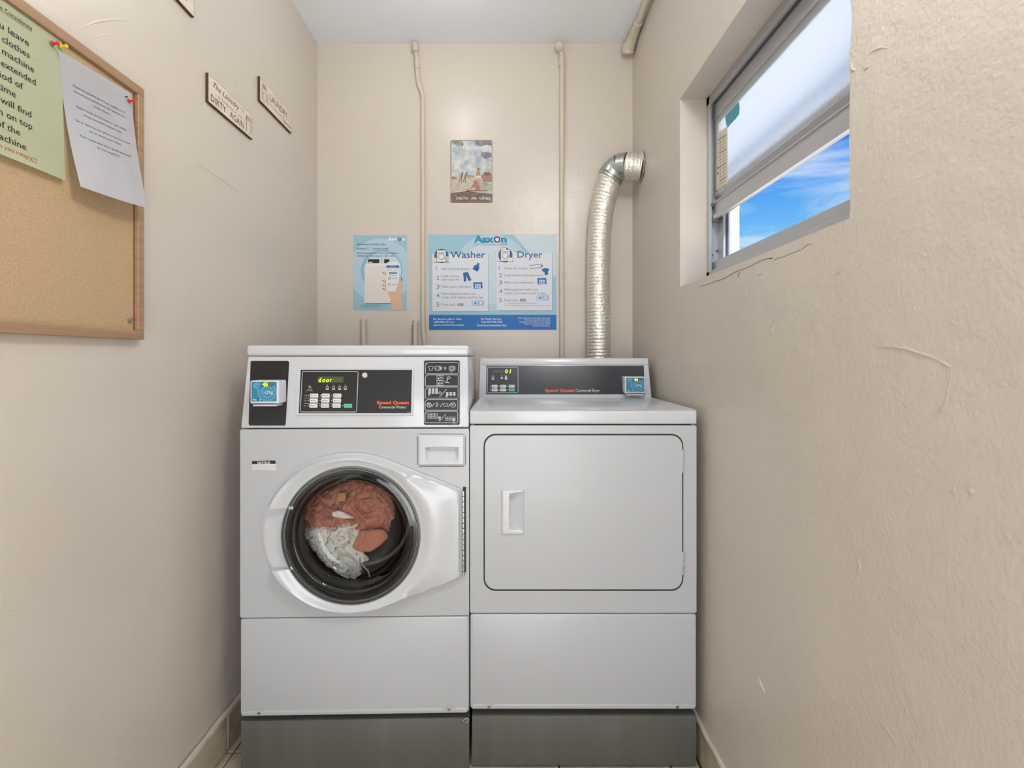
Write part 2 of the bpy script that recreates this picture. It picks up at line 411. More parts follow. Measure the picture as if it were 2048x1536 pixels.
Lr += [([(165, 57), (190, 46), (220, 41), (255, 40)], 1.6, 1.1), ([(180, 78), (215, 70), (250, 76)], .6), ([(295, 258), (302, 275), (301, 290)], 1.6, 1.3), ([(290, 265), (296, 285), (304, 289)], 1.2),
       ([(376, 308), (383, 304), (389, 315), (386, 330)], 1.2, 1.2), ([(371, 322), (378, 336), (384, 335)], 1.1), ([(389, 331), (403, 340), (415, 345)], 1.0),
       ([(444, 433), (448, 420), (452, 432), (455, 446)], 1.4, 1.2), ([(447, 511), (450, 525), (454, 535)], 1.5, 1.3), ([(418, 507), (432, 510), (447, 513)], .8),
       ([(378, 500), (388, 493), (397, 500), (390, 510), (380, 507), (378, 500)], .8), ([(293, 472), (303, 470), (318, 476)], 1.1), ([(340, 290), (400, 332), (470, 375), (520, 412)], .35, .5)]
ridges(wl, mL, Lr, M_wall, 'trowel_ridge', .0013)
Rr = [([(1755, 693), (1795, 696), (1840, 708), (1885, 723)], 1.3, .9), ([(1902, 742), (1897, 775), (1888, 810), (1862, 843)], 1.0, .8),
      ([(1876, 720), (1890, 730), (1903, 735)], 1.2), ([(1548, 645), (1545, 665), (1541, 680)], 1.0, .6), ([(1829, 613), (1826, 622)], 1.4, .8),
      ([(1537, 815), (1534, 826)], 1.2, .7), ([(1550, 835), (1565, 828), (1598, 829)], .8, .6), ([(1516, 1352), (1524, 1372), (1531, 1390)], 1.6, .7),
      ([(1752, 1432), (1775, 1462), (1800, 1500)], 1.0, .9), ([(1713, 1118), (1718, 1135), (1712, 1148)], 1.5, 1.6), ([(1708, 1196), (1713, 1203)], 1.6, 1.5),
      ([(1700, 505), (1706, 495)], 1.2), ([(1660, 548), (1680, 546)], 1.0, .6), ([(1630, 895), (1645, 882)], 1.4, 1.2), ([(1934, 975), (1940, 985), (1950, 982)], 1.8, 1.5), ([(1904, 978), (1908, 988)], 1.6, 1.5),
      ([(1700, 125), (1704, 140), (1712, 142)], 1.6, 1.2), ([(1735, 110), (1755, 98), (1775, 96)], 1.1, .9), ([(1728, 140), (1740, 132)], 1.6, 1.2),
      ([(1400, 1180), (1440, 1195), (1460, 1212)], .5), ([(1620, 1280), (1645, 1330), (1660, 1365)], .5), ([(1625, 1380), (1650, 1420), (1680, 1480)], .4)]
ridges(wr, mR, Rr, M_wallr, 'trowel_ridge', .0013)
Br = [([(985, 440), (1000, 446), (1030, 442)], .9), ([(660, 540), (672, 528), (700, 515)], .6), ([(708, 235), (712, 222), (718, 212)], .8), ([(900, 220), (908, 250)], .6)]
ridges(wb, mB, Br, M_wall, 'trowel_ridge', .0012)
cb = Sheet(mR, base=0.0004)
for pts, w in (([(1400, 574), (1425, 565), (1450, 556), (1470, 545), (1500, 533), (1520, 522), (1541, 516)], 1.1), ([(1548, 520), (1570, 512), (1600, 500), (1612, 492), (1624, 487)], 1.0), ([(1475, 554), (1480, 545)], 1.4), ([(1516, 550), (1524, 548)], 1), ([(1539, 517), (1545, 516)], 2.4)):
    P = []
    for a, b in zip(pts, pts[1:]):
        for k in range(4):
            t = k / 4; P.append((a[0] + (b[0] - a[0]) * t + random.uniform(-.6, .6), a[1] + (b[1] - a[1]) * t + random.uniform(-.8, .8)))
    cb.line(P + [pts[-1]], w, M_crack)
tag(cb.build('plaster_crack', wr), kind='stuff')
ck = Sheet(mL, base=0.0004)
ck.line([(x, 290 + (x - 340) * .68 + random.uniform(-1, 1)) for x in range(395, 480, 6)], .7, mat('faint_crack', (165, 150, 130), .9))
tag(ck.build('plaster_crack', wl), kind='stuff')

# ------------------------------------------------------------------ window
win = tag(bpy.data.objects.new('window_1', None), kind='structure'); COL.objects.link(win); win.location = (0, 0, 0)
X0 = .671
def zw(z): return 1.483 + (z - 1.478) * 1.022  # stretches window heights; with the x offset in bars, approximates scaling about the camera
def bars(name, specs, m=M_alu, bev=.0015, label=None):
    bm = bmesh.new()
    for s_ in specs: box(bm, s_[0] + .0204, s_[1] + .0204, s_[2], s_[3], zw(s_[4]), zw(s_[5]), bev=bev, seg=1)
    o = obj(name, bm, m, win)
    if label: o['label'] = label
    return o
ya, yb = wy0 - .03, wy1 + .0
# fixed frame: head, far jamb, near jamb, sill
bars('window_head', [(X0, X0 + .012, ya, yb + .008, 2.084, 2.118), (X0 + .012, .735, ya, yb + .008, 2.092, 2.118), (.705, .735, ya, yb + .008, 2.075, 2.095)])
bars('window_jamb', [(X0, X0 + .010, wy1 - .024, wy1 + .010, 1.470, 2.118), (X0 + .010, .735, wy1 - .004, wy1 + .010, 1.470, 2.118), (.708, .716, wy1 - .050, wy1, 1.47, 2.1), (.728, .735, wy1 - .045, wy1, 1.47, 2.1)])
bars('window_jamb', [(X0, X0 + .010, wy0 - .002, wy0 + .014, 1.470, 2.118), (X0 + .010, .735, wy0 - .002, wy0 + .004, 1.470, 2.118)])
bars('window_sill', [(X0, X0 + .014, ya, yb + .008, 1.470, 1.527), (X0 + .014, .735, ya, yb + .008, 1.470, 1.522), (.688, .706, ya, yb + .008, 1.520, 1.560), (.722, .735, ya, yb + .008, 1.52, 1.568)])
# raised sash carrying the frosted pane
bars('sash_top_rail', [(.690, .706, ya, yb - .010, 2.034, 2.082), (.696, .702, ya, yb - .004, 2.008, 2.05)])
bm = bmesh.new()
for prof_ in ([(.7135, 1.803), (.7135, 1.797), (.7300, 1.762), (.7100, 1.762), (.7100, 1.722), (.7300, 1.716), (.7360, 1.722), (.7360, 1.803)], [(.7030, 1.709), (.7030, 1.723), (.7130, 1.727), (.7130, 1.709)], [(.7100, 1.760), (.7060, 1.762), (.7060, 1.766), (.7130, 1.768)]):
    a_ = [bm.verts.new((x, ya, z)) for x, z in prof_]; b_ = [bm.verts.new((x, yb - .006, z)) for x, z in prof_]
    for k in range(len(a_)): bm.faces.new((a_[k], a_[(k + 1) % len(a_)], b_[(k + 1) % len(a_)], b_[k]))
    bm.faces.new(a_); bm.faces.new(b_)
obj('sash_bottom_rail', bm, M_alu, win, False)
bars('sash_stile', [(.690, .6925, yb - .010, yb - .003, 1.70, 2.07)])
obj('frosted_pane', B(.7140, .7170, ya, yb - .008, zw(1.780), zw(2.045)), M_frost, win, False)
# outer fixed light and its meeting rail, behind the frosted pane
bars('meeting_rail', [(.736, .750, ya, yb, 1.800, 1.832)])
obj('screw', lathe([(0, -.002), (.0035, -.002), (.004, 0), (.004, .004)], 12), M_steel, win).location = (.724, wy1 - .012, zw(1.60))
for z in (1.70, 1.585, 1.515, 1.745):
    o = obj('screw', lathe([(0, -.003), (.003, -.003), (.004, 0), (.004, .004)], 12), M_rubber, win); o.location = (.708, wy1 - .008, zw(z))
lt = obj('sash_latch', B(.700, .720, wy1 - .034, wy1 - .022, zw(1.690), zw(1.703), bev=.003), M_rubber, win)
lt = obj('sash_latch', B(.696, .710, wy1 - .026, wy1 - .012, zw(1.742), zw(1.754), bev=.003), M_rubber, win)
mG = pmap((.7135, 0, 0), (-1, 0, 0))
st = Sheet(mG)
tpc = flat(78, 160, 186)
st.poly([(1451, 233), (1457, 226), (1466, 217), (1474, 207), (1479, 204), (1480, 216), (1479, 228), (1472, 238), (1462, 248), (1456, 256), (1453, 249)], tpc, 3)
st.build('painters_tape', win, 'torn piece of blue painter\'s tape on the frosted pane')
st = Sheet(mG); lb = flat(214, 206, 190)
st.poly([(1434, 268), (1455, 252), (1455.5, 368), (1433, 381)], lb, 0)
dk = flat(120, 112, 100)
for k in range(15):
    y = 272 + k * 7
    x0 = 1435 + (k * 7 % 5); st.line([(x0, y + 10 - (x0 - 1434) * .65 + 0), (1453, y + 10 - 19 * .65)], .7 if k % 4 else 1.6, dk, 1)
st.text('D', 1434.5, 338, 4, 5, M_ink, 2); st.text('D', 1434.5, 349, 4, 5, M_ink, 2)
for x in (1441, 1448): st.line([(x, 268), (x, 372)], .5, dk, 1)
st.build('window_label', win, 'printed rating label stuck on the left end of the frosted pane')

# ------------------------------------------------------------------ pipes on the back wall
def P3(px, py, Y): return Vector(((px - CX) * Y / F, Y, H - (py - CY) * Y / F))
def pipe(name, label, pts, r, extra=(), grp=None):
    t = thing(name, label, 'pipe', (0, 0, 0), 0, grp)
    pp = catmull(pts, 8); t.location = pp[-1]
    q = [p - t.location for p in pp]
    obj('pipe_run', T(q, r, 16), M_pipe, t)
    for (c, d, rad, nm) in extra:
        c = Vector(c) - t.location; d = Vector(d)
        bm = T([c - d * .5, c - d * .46, c + d * .46, c + d * .5], [rad * .86, rad, rad, rad * .86], 16)
        obj(nm, bm, M_pipe, t)
    return t
yw = 2.484
t = pipe('wall_conduit', 'painted pipe left of the tin sign, kinked below the ceiling', [P3(829, 88, 2.472), P3(832, 105, yw), P3(835, 150, yw), P3(838, 170, yw), P3(845, 192, yw), P3(845.5, 260, yw), P3(846, 400, yw), P3(846, 560, yw), P3(846.5, 660, yw), P3(853, 720, yw), P3(856, 760, yw)], .0098,
     extra=[(P3(834, 128, yw), (0, 0, .045), .0125, 'coupling'), (P3(830, 95, 2.476), (0, 0, .04), .0145, 'elbow')])
t = pipe('wall_conduit', 'straight painted pipe running down the back wall between the poster and the foil duct', [P3(1117, 87, 2.45), P3(1120, 92, 2.472), P3(1123, 108, yw), P3(1124, 140, yw), P3(1124, 300, yw), P3(1123.5, 500, yw), P3(1124, 800, yw)], .0115,
     extra=[(P3(1123.5, 125, yw), (0, 0, .04), .0138, 'coupling'), (P3(1117.5, 92, 2.458), (0, .02, .016), .017, 'elbow')])
pipe('pipe_stub', 'short capped pipe stub below the small app poster, left of the cracked one', [P3(727, 640, yw), P3(727, 700, yw), P3(727, 760, yw)], .0125, extra=[(P3(727, 641, yw), (0, 0, .012), .0135, 'pipe_cap')])
t = pipe('pipe_stub', 'short pipe stub with chipped paint just left of the kinked pipe', [P3(831, 644, yw), P3(830, 700, yw), P3(830, 760, yw)], .0125, extra=[(P3(831, 643, yw), (0, 0, .012), .0135, 'pipe_cap')])
bm = bmesh.new(); rc = random.Random(2)
for k in range(9):
    p = P3(824.5 + rc.uniform(-.6, .8), 652 + k * 5.5, 2.479) - t.location
    box(bm, p.x - .0015, p.x + .0015, p.y - .003, p.y + .004, p.z - rc.uniform(.002, .006), p.z + .003)
tag(obj('chipped_paint', bm, mat('bare_dark_chip', (92, 78, 66), .9), t), 'dark chipped edge of the paint', kind='stuff')
# ceiling pipe along the right wall
t = thing('ceiling_pipe', 'painted pipe running along the ceiling corner above the window to a capped elbow', 'pipe', (.576, 2.345, 2.696))
obj('pipe_run', T([(0, -3.0 + k * .3 + 0, 0) for k in range(11)], .0135, 16), M_pipe, t)
obj('elbow', T(catmull([(0, -.06, 0), (0, .0, 0), (-.002, .05, -.006), (-.006, .085, -.022)], 6), [.018] * 6 + [.021] * 6 + [.024] * 7, 18), M_pipe, t)
obj('pipe_cap', T([(-.006, .085, -.004), (-.007, .092, -.012), (-.008, .108, -.036), (-.008, .112, -.042)], [.024, .029, .028, .016], 16), M_pipe, t)

# ------------------------------------------------------------------ foil duct
tD = thing('foil_dryer_duct', 'crinkled silver foil duct rising from behind the dryer into the right wall', 'duct', (.43, 2.41, .35))
org = tD.location
def prof_tube(path, rfun, n=36, step=.0012):
    pts = [path[0]]; ds = [0.0]
    for a, b in zip(path, path[1:]):
        k = max(1, int((b - a).length / step))
        for i in range(1, k + 1): pts.append(a.lerp(b, i / k)); ds.append(ds[-1] + (b - a).length / k)
    bm = bmesh.new(); rings = []; up = Vector((0, 1, 0))
    for i, p in enumerate(pts):
        d = (pts[min(i + 4, len(pts) - 1)] - pts[max(i - 4, 0)]).normalized(); a = d.cross(up).normalized(); b = a.cross(d).normalized(); up = b
        rings.append([bm.verts.new(p + (a * math.cos(t) + b * math.sin(t)) * rfun(ds[i], t)) for t in [2 * math.pi * k / n for k in range(n)]])
    for i in range(len(rings) - 1):
        for k in range(n): bm.faces.new((rings[i][k], rings[i][(k + 1) % n], rings[i + 1][(k + 1) % n], rings[i + 1][k]))
    return bm
dp = catmull([P3(1198, 900, 2.43), P3(1198, 715, 2.43), P3(1197, 560, 2.43), P3(1199, 470, 2.425), P3(1206, 410, 2.41), P3(1219, 362, 2.39), P3(1226, 346, 2.38)], 12)
dp = [p - org for p in dp]
def rf(s, t):
    ph = (s + 0.0022 * t / math.pi) / .0155
    f = ph - math.floor(ph)
    r = .0510 + .0030 * abs(math.sin(math.pi * f)) ** .5
    return r + 0.0009 * noise.noise(Vector((math.cos(t) * 3.2, math.sin(t) * 3.2, s * 55))) + .0006 * noise.noise(Vector((math.cos(t) * 9, math.sin(t) * 9, s * 150)))
obj('duct_hose', prof_tube(dp, rf, 44, .0022), M_foil, tD, True, 60)
# elbow of sheet-metal gores
ep = [P3(1222, 352, 2.38), P3(1230, 340, 2.375), P3(1240, 333.5, 2.36), P3(1253, 332, 2.345)]
ep = [p - org for p in ep]
gores = [(ep[0], ep[1]), (ep[1], ep[2]), (ep[2], ep[3])]
for i, (a, b) in enumerate(gores):
    d = (b - a); ext = d * .18
    obj('elbow_gore', T([a - ext, a - ext * .6, b + ext * .6, b + ext], [.0555, .058, .0585, .0562], 32), M_zinc, tD)
obj('elbow_ring', T([ep[0] - (ep[1] - ep[0]) * .5, ep[0] - (ep[1] - ep[0]) * .2], .0595, 32), M_zinc, tD)
cp_ = [P3(1253, 332, 2.345) - org, P3(1262, 332.5, 2.338) - org, Vector((XR - .002, 2.331, 2.083)) - org]
obj('foil_collar', prof_tube(cp_, lambda s, t: .0570 + .0022 * abs(math.sin(s * 210)) + .002 * noise.noise(Vector((math.cos(t) * 4, math.sin(t) * 4, s * 60))), 40, .0015), M_foil, tD, True, 60)
bm = bmesh.new(); rc = random.Random(4); c = Vector((XR - .001, 2.331, 2.083)) - org; last = []
for k in range(48):
    a = 2 * math.pi * k / 48; r1 = .064 + rc.uniform(-.002, .006)
    last.append((bm.verts.new(c + Vector((-.006, .056 * math.cos(a), .056 * math.sin(a)))), bm.verts.new(c + Vector((-.001 - rc.uniform(0, .005), r1 * math.cos(a), r1 * math.sin(a))))))
for k in range(48): bm.faces.new((last[k][0], last[k][1], last[(k + 1) % 48][1], last[(k + 1) % 48][0]))
obj('torn_foil_flange', bm, M_foil, tD)
obj('foil_tail', T(catmull([P3(1207, 345, 2.33) - org, P3(1211, 340, 2.325) - org, P3(1217, 341, 2.33) - org], 5), .0018, 6), M_rubber, tD)

# ------------------------------------------------------------------ plinths
WX, WY, WYAW = -.4509, 1.5735, R(1.3)
pl = thing('washer_plinth', 'charcoal painted box plinth under the washer', 'plinth', (WX, WY + .004, 0), WYAW)
mW0 = pmap((WX, WY + .004, 0), (math.sin(WYAW), -math.cos(WYAW), 0), pl)
obj('plinth_box', B(-.340, .340, 0, .68, .0, .155, bev=.002), M_plinth, pl)
obj('zip_tie', T(catmull([(.322, -.006, .150), (.330, -.010, .160), (.338, -.008, .157), (.336, -.006, .148), (.330, -.006, .146)], 4), .0012, 6), M_white, pl)
pl2 = thing('dryer_plinth', 'charcoal painted box plinth under the dryer', 'plinth', (.238, 1.590, 0))
obj('plinth_box', B(-.341, .337, 0, .68, .008, .158, bev=.002), M_plinth, pl2)
for x in (-.30, .30):
    for y in (.04, .6): obj('foot', T([(x, y, 0), (x, y, .010)], .018, 12), M_pitch, pl2)

# ------------------------------------------------------------------ washer
wa = thing('washing_machine', 'white front-load washer with round glass door and clothes inside, on the left', 'washer', (WX, WY, 0), WYAW)
nW = Vector((math.sin(WYAW), -math.cos(WYAW), 0))
mW = pmap((WX, WY, 0), nW, wa)                  # front face of the washer
hw = .3398; zb, z1, z2, z3, zt = .1755, .466, 1.029, 1.246, 1.277
# shell of the cabinet
bm = bmesh.new()
for x0, x1 in ((-hw, -hw + .012), (hw - .012, hw)): box(bm, x0, x1, .014, .70, zb, z2 - .002, bev=.003)
box(bm, -hw + .012, hw - .012, .69, .70, zb, z2 - .002); box(bm, -hw + .01, hw - .01, .016, .70, zb, zb + .01)
obj('cabinet', bm, M_white, wa)
obj('cabinet_core', B(-hw + .013, hw - .013, .0165, .018, zb + .012, z1 + .02), M_gap, wa)
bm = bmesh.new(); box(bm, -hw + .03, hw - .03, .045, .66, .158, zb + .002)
obj('underside_shade', bm, M_pitch, wa)  # black filler standing in for the shade between washer and plinth
for x in (-.29, .29):
    for y in (.06, .62): obj('levelling_foot', T([(x, y, .1565), (x, y, .180)], .016, 12), M_pitch, wa)
# lower panel with turned-in hem and two screws
me_ = umap((0, 0, 0), (1, 0, 0), (0, 0, 1), (0, -1, 0))
bm = slab(bmesh.new(), rrect(-hw, zb - .002, hw, z1 - .003, .008, 5), me_, -.014, 0, bev=(.005, .005))
obj('lower_panel', bm, M_white, wa)
obj('panel_hem', slab(bmesh.new(), rrect(-hw + .004, zb - .001, hw - .004, zb + .014, .005, 4), me_, -.01, .0028, bev=(.003, .003)), M_white, wa)
for px, py in ((519, 1425), (898, 1417)):
    p = mW(px, py, .003)
    d_ = obj('screw_dimple', slab(bmesh.new(), [(px - 14, py + 1), (px - 5, py - 7), (px + 5, py - 7), (px + 14, py + 1), (px + 8, py + 3), (px - 8, py + 3)], mW, 0, .0032), M_white, wa)
    s_ = lathe([(0, -.0018), (.0040, -.0016), (.0052, -.0004), (.0052, .002)], 16, p); obj('screw', s_, M_steel, wa)
# front panel with the round opening
DC = (706, 1066)
circ = [mW(DC[0] + 134 * math.cos(2 * math.pi * k / 64), DC[1] - 134 * math.sin(2 * math.pi * k / 64), 0) for k in range(64)]
circ = [(p.x, p.z) for p in circ]
dh_ = [(lambda p: (p.x, p.z))(mW(x, y, 0)) for x, y in ((845, 875), (923, 875), (923, 928), (845, 928))]
obj('front_panel', holed(bmesh.new(), rrect(-hw, z1, hw, z2 - .003, .006, 5), [circ, dh_], me_, -.016, 0), M_white, wa)
# door: raised plastic frame
s = 1 / 669.2
hullE = [(DC[0] - 3 + 178 * math.cos(2 * math.pi * k / 180), DC[1] - 161 * math.sin(2 * math.pi * k / 180)) for k in range(180)]
def hull(P):
    P = sorted(set(P)); cr_ = lambda o, a, b: (a[0] - o[0]) * (b[1] - o[1]) - (a[1] - o[1]) * (b[0] - o[0]); U = []
    for Q in (P, P[::-1]):
        h_ = []
        for p in Q:
            while len(h_) > 1 and cr_(h_[-2], h_[-1], p) <= 0: h_.pop()
            h_.append(p)
        U += h_[:-1]
    return U
HU = hull(hullE + [(924, 978), (924, 1153)])
def rayhit(a, poly):
    dx, dy = math.cos(a), -math.sin(a); best = 0
    for i in range(len(poly)):
        x1, y1 = poly[i][0] - DC[0], poly[i][1] - DC[1]; x2, y2 = poly[(i + 1) % len(poly)][0] - DC[0], poly[(i + 1) % len(poly)][1] - DC[1]
        ex, ey = x2 - x1, y2 - y1; den = dx * ey - dy * ex
        if abs(den) < 1e-9: continue
        t_ = (x1 * ey - y1 * ex) / den; u_ = (x1 * dy - y1 * dx) / den
        if t_ > 0 and -1e-6 <= u_ <= 1 + 1e-6: best = max(best, t_)
    return best
RIN = 137.0
ts = [0, .012, .025, .05, .08, .12, .18, .26, .36, .47, .58, .7, .8, .87, .92, .96, .985, 1.0]
def door_h(r, ro, re, sector):
    d_out = ro - r; d_in = r - RIN
    crest = .034
    h_ = .003 + (crest - .003) * ss(d_out / 11.0)
    if r > re - 20 and ro > re + 6:            # towards the hinge the face falls away
        f = ss((r - re + 20) / (ro - re + 20 + 1)); h_ = min(h_, crest - .016 * f)
    h_ -= .013 * (1 - ss(d_in / 24.0))
    if sector:
        h_ = .006 + .004 * (1 - ss(d_in / 20.0)) if d_out > 5 else .003 + .003 * ss(d_out / 5)
    return h_
bm = bmesh.new(); NS, NO = 14, 170
cols = [('s', k / NS) for k in range(NS + 1)] + [('o', k / NO) for k in range(NO + 1)]
grid = []
for kind, f in cols:
    row = []
    for t_ in ts:
        # radius depends on angle, angle on radius: two fixed-point steps are enough
        r = RIN + 20
        for _ in range(6):
            at = math.pi - math.asin(min(.99, 54 / r)); ab = math.pi + math.asin(min(.99, 67 / r))
            a = at + (ab - at) * f if kind == 's' else ab + (at + 2 * math.pi - ab) * f
            ro = rayhit(a, HU); r = RIN + (ro - RIN) * (1 - t_)
        re = 1 / math.sqrt((math.cos(a) / 178) ** 2 + (math.sin(a) / 161) ** 2)
        row.append(bm.verts.new(mW(DC[0] + r * math.cos(a), DC[1] - r * math.sin(a), door_h(r, ro, re, kind == 's'))))
    grid.append(row)
for i in range(len(grid)):
    a_, b_ = grid[i], grid[(i + 1) % len(grid)]
    for j in range(len(ts) - 1): bm.faces.new((a_[j], b_[j], b_[j + 1], a_[j + 1]))
dr = obj('door', bm, M_plastic, wa, True, 40)
rp = 136.5 * s; dc = mW(DC[0], DC[1], 0)
obj('door_ring', lathe([(rp + .0015, -.018), (rp + .0005, -.0235), (rp - .003, -.0235), (rp - .005, -.019), (rp - .007, -.019), (rp - .0085, -.022), (rp - .011, -.022), (rp - .013, -.016), (rp - .013, .0), (rp + .001, .002), (rp + .0015, -.018)], 128, dc), mat('smoked_chrome_ring', (118, 122, 124), .18, metal=.7), dr)
obj('black_inner_ring', lathe([(rp - .012, -.018), (rp - .020, -.019), (rp - .026, -.012), (rp - .028, .004), (rp - .020, .012), (rp - .010, .004)], 128, dc), mat('gloss_black_ring', (12, 12, 13), .12, coat=.5), dr)
gp = [(rp - .020, -.0195), (rp - .032, -.0215), (rp - .040, -.018), (rp - .046, -.004), (rp - .050, .03), (rp - .056, .055), (rp - .066, .075), (rp - .080, .088), (rp - .10, .094), (0.05, .097), (0, .098)]
gprof = catmull([Vector((a, b, 0)) for a, b in gp], 5)
obj('glass_bowl', lathe([(max(v.x, 0), v.y * (.62 if v.y > 0 else 1)) for v in gprof[:-1]] + [(0, .0607)], 96, dc), M_glass, dr)
hg = bmesh.new()
for k in range(16):
    zt_ = mW(927, 981 + k * 10.7, 0).z; zb_ = mW(927, 981 + (k + 1) * 10.7 - 1.4, 0).z; x_ = mW(927, 1000, 0).x
    obj('hinge_knuckle', T([(x_, -.006, zb_), (x_, -.006, zt_)], .0042, 10), M_zinc, wa)
x_ = mW(930, 1000, 0).x
obj('hinge_leaf', B(x_ - .006, x_ + .003, -.0045, .001, mW(0, 1152, 0).z, mW(0, 979, 0).z), M_gap, wa)
# latch notches beside the ring
for py in (1012, 1131):
    p = mW(587, py, .020); obj('latch_notch', B(p.x - .007, p.x + .006, p.y - .002, p.y + .012, p.z - .005, p.z + .005, bev=.002), M_plastic, dr)
# tub behind the glass
obj('door_seal', lathe([(.199, .016), (.190, .020), (.186, .060), (.178, .110), (.160, .128), (.151, .137), (.160, .141), (.175, .142)], 96, dc), mat('dark_rubber_seal', (20, 20, 22), .28), wa)
obj('seal_lip', lathe([(.152, .137), (.147, .132), (.141, .136), (.140, .142), (.145, .147), (.153, .146)], 96, dc), mat('highlight_grey_seal', (120, 120, 120), .35), wa)  # lip in lighter grey, its highlight put into the colour
obj('drum', lathe([(.175, .140), (.180, .146), (.250, .152), (.255, .165), (.255, .42), (.24, .44), (0, .44)], 96, dc), M_drum, wa)
for a_ in (20, 140, 260):
    ca, sa = math.cos(R(a_)), math.sin(R(a_))
    obj('drum_paddle', T([dc + Vector((ca * .245, .18, sa * .245)), dc + Vector((ca * .225, .2, sa * .225)), dc + Vector((ca * .225, .36, sa * .225)), dc + Vector((ca * .245, .42, sa * .245))], [.02, .035, .035, .02], 12), M_drum, wa)
# detergent drawer plate
def drawer_h(u, v):
    x, y = u * 95, v * 63
    e_ = min(x, 95 - x, y, 63 - y); h_ = .0005 + .0065 * ss(e_ / 4.5)
    dx = max(14 - x, x - 83, 0); top = 25 + 1.2 * math.sin(math.pi * (x - 14) / 69) * -1 if 14 < x < 83 else 25
    if 14 < x < 83 and top < y < 55:
        k = min(ss((x - 14) / 9), ss((83 - x) / 9), ss((y - top) / 3.0)); depth = .017 * (1 - ((y - top) / (55 - top)) ** 1.3 * .98)
        h_ -= depth * k
    return h_
def drawer_map(px, py, h): return mW(px, py, h)
bm = hfield(drawer_map, 835.5, 930.5, 869, 932, 96, 64, drawer_h)
obj('detergent_drawer', bm, M_plastic, wa, True, 50)
obj('drawer_gap', holed(bmesh.new(), rrect(834, 867.5, 932, 933.5, 7, 5), [(845, 875), (923, 875), (923, 928), (845, 928)], mW, -.0005, .0006), M_rubber, wa)
# notice sticker
sh = Sheet(mW, step=.00015)
sh.rect(504, 921, 553, 941, flat(222, 222, 222), 0); sh.poly([(504, 922), (551, 921), (552, 927.5), (504.5, 928.5)], M_ink, 1)
sh.text('NOTICE', 528, 927.6, 25, 4.6, flat(235, 235, 235), 2, 'c', bold=.02)
for k, t_ in enumerate(('CONTENTS MAY NOT LEAK OUT OF THE', 'DRUM WHEN DOOR IS OPEN. DO NOT', 'OPEN BEFORE CYCLE IS OVER.')): sh.text(t_, 506, 932.5 + k * 3.8, 45 if k < 2 else 36, 1.9, flat(90, 90, 90), 1)
sh.frame(504, 921, 553, 941, .8, .5, flat(150, 150, 150), 1)
sh.build('notice_sticker', wa, 'small white sticker with a black NOTICE band')
# ---- control console, leaning back
LEAN = .034
bm = bmesh.new()
zc0 = z2; 
prof = [(0.0, zc0 + .001), (-.0, zc0 + .004), (LEAN, z3 - .004)]
v = [(-hw, .002, zc0), (hw, .002, zc0), (hw - .002, .66, zc0), (-hw + .002, .66, zc0), (-hw + .006, LEAN, z3 - .003), (hw - .004, LEAN, z3 - .003), (hw - .004, .64, z3 - .003), (-hw + .006, .64, z3 - .003)]
vv = [bm.verts.new(p) for p in v]
for f in ((0, 1, 5, 4), (1, 2, 6, 5), (2, 3, 7, 6), (3, 0, 4, 7), (0, 3, 2, 1), (4, 5, 6, 7)): bm.faces.new([vv[i] for i in f])
bmesh.ops.bevel(bm, geom=bm.edges[:], offset=.005, segments=3, profile=.5, affect='EDGES')
obj('control_console', bm, M_plastic, wa)
obj('top_cap', B(-hw + .004, hw - .002, LEAN - .004, .66, z3 - .001, zt, bev=.008, seg=3), M_plastic, wa)
nC = Matrix.Rotation(WYAW, 3, 'Z') @ Vector((0, -(z3 - .003 - zc0), LEAN - .002)).normalized()
pC = Matrix.Rotation(WYAW, 3, 'Z') @ Vector((0, .002, zc0)) + Vector((WX, WY, 0))
mC = pmap(pC, nC, wa)
wh = flat(225, 225, 222); wi = flat(205, 205, 202)
obj('reader_plate', slab(bmesh.new(), [(501.5, 724), (503, 722), (576, 722), (578.5, 724), (571.5, 848.5), (570, 851), (500, 851), (497.5, 848.5)], mC, -.002, .0012), M_black, wa)
# bezel around the main black panel
ob, ib = [(594, 736), (828.5, 736), (827, 831.5), (592, 831.5)], [(602, 740), (824.5, 740), (822.5, 826.5), (598, 826.5)]
bz = bmesh.new(); la = [bz.verts.new(mC(x, y, -.001)) for x, y in ob]; lb_ = [bz.verts.new(mC(x + (1 if x < 700 else -1), y + (1 if y < 780 else -1), .004)) for x, y in ob]; lc = [bz.verts.new(mC(x, y, .004)) for x, y in ib]; ld = [bz.verts.new(mC(x, y, .0)) for x, y in ib]
for a_, b_ in ((la, lb_), (lb_, lc), (lc, ld)):
    for k in range(4): bz.faces.new((a_[k], a_[(k + 1) % 4], b_[(k + 1) % 4], b_[k]))
obj('panel_bezel', bz, M_plastic, wa, False)
mp_ = obj('control_panel', slab(bmesh.new(), ib, mC, -.001, .0012), M_black, wa)
obj('instruction_plate', slab(bmesh.new(), rrect(848, 721, 919.5, 850, 3.5, 5), mC, -.002, .0012), M_black, wa)
sh = Sheet(mC, base=.0016, step=.0002)
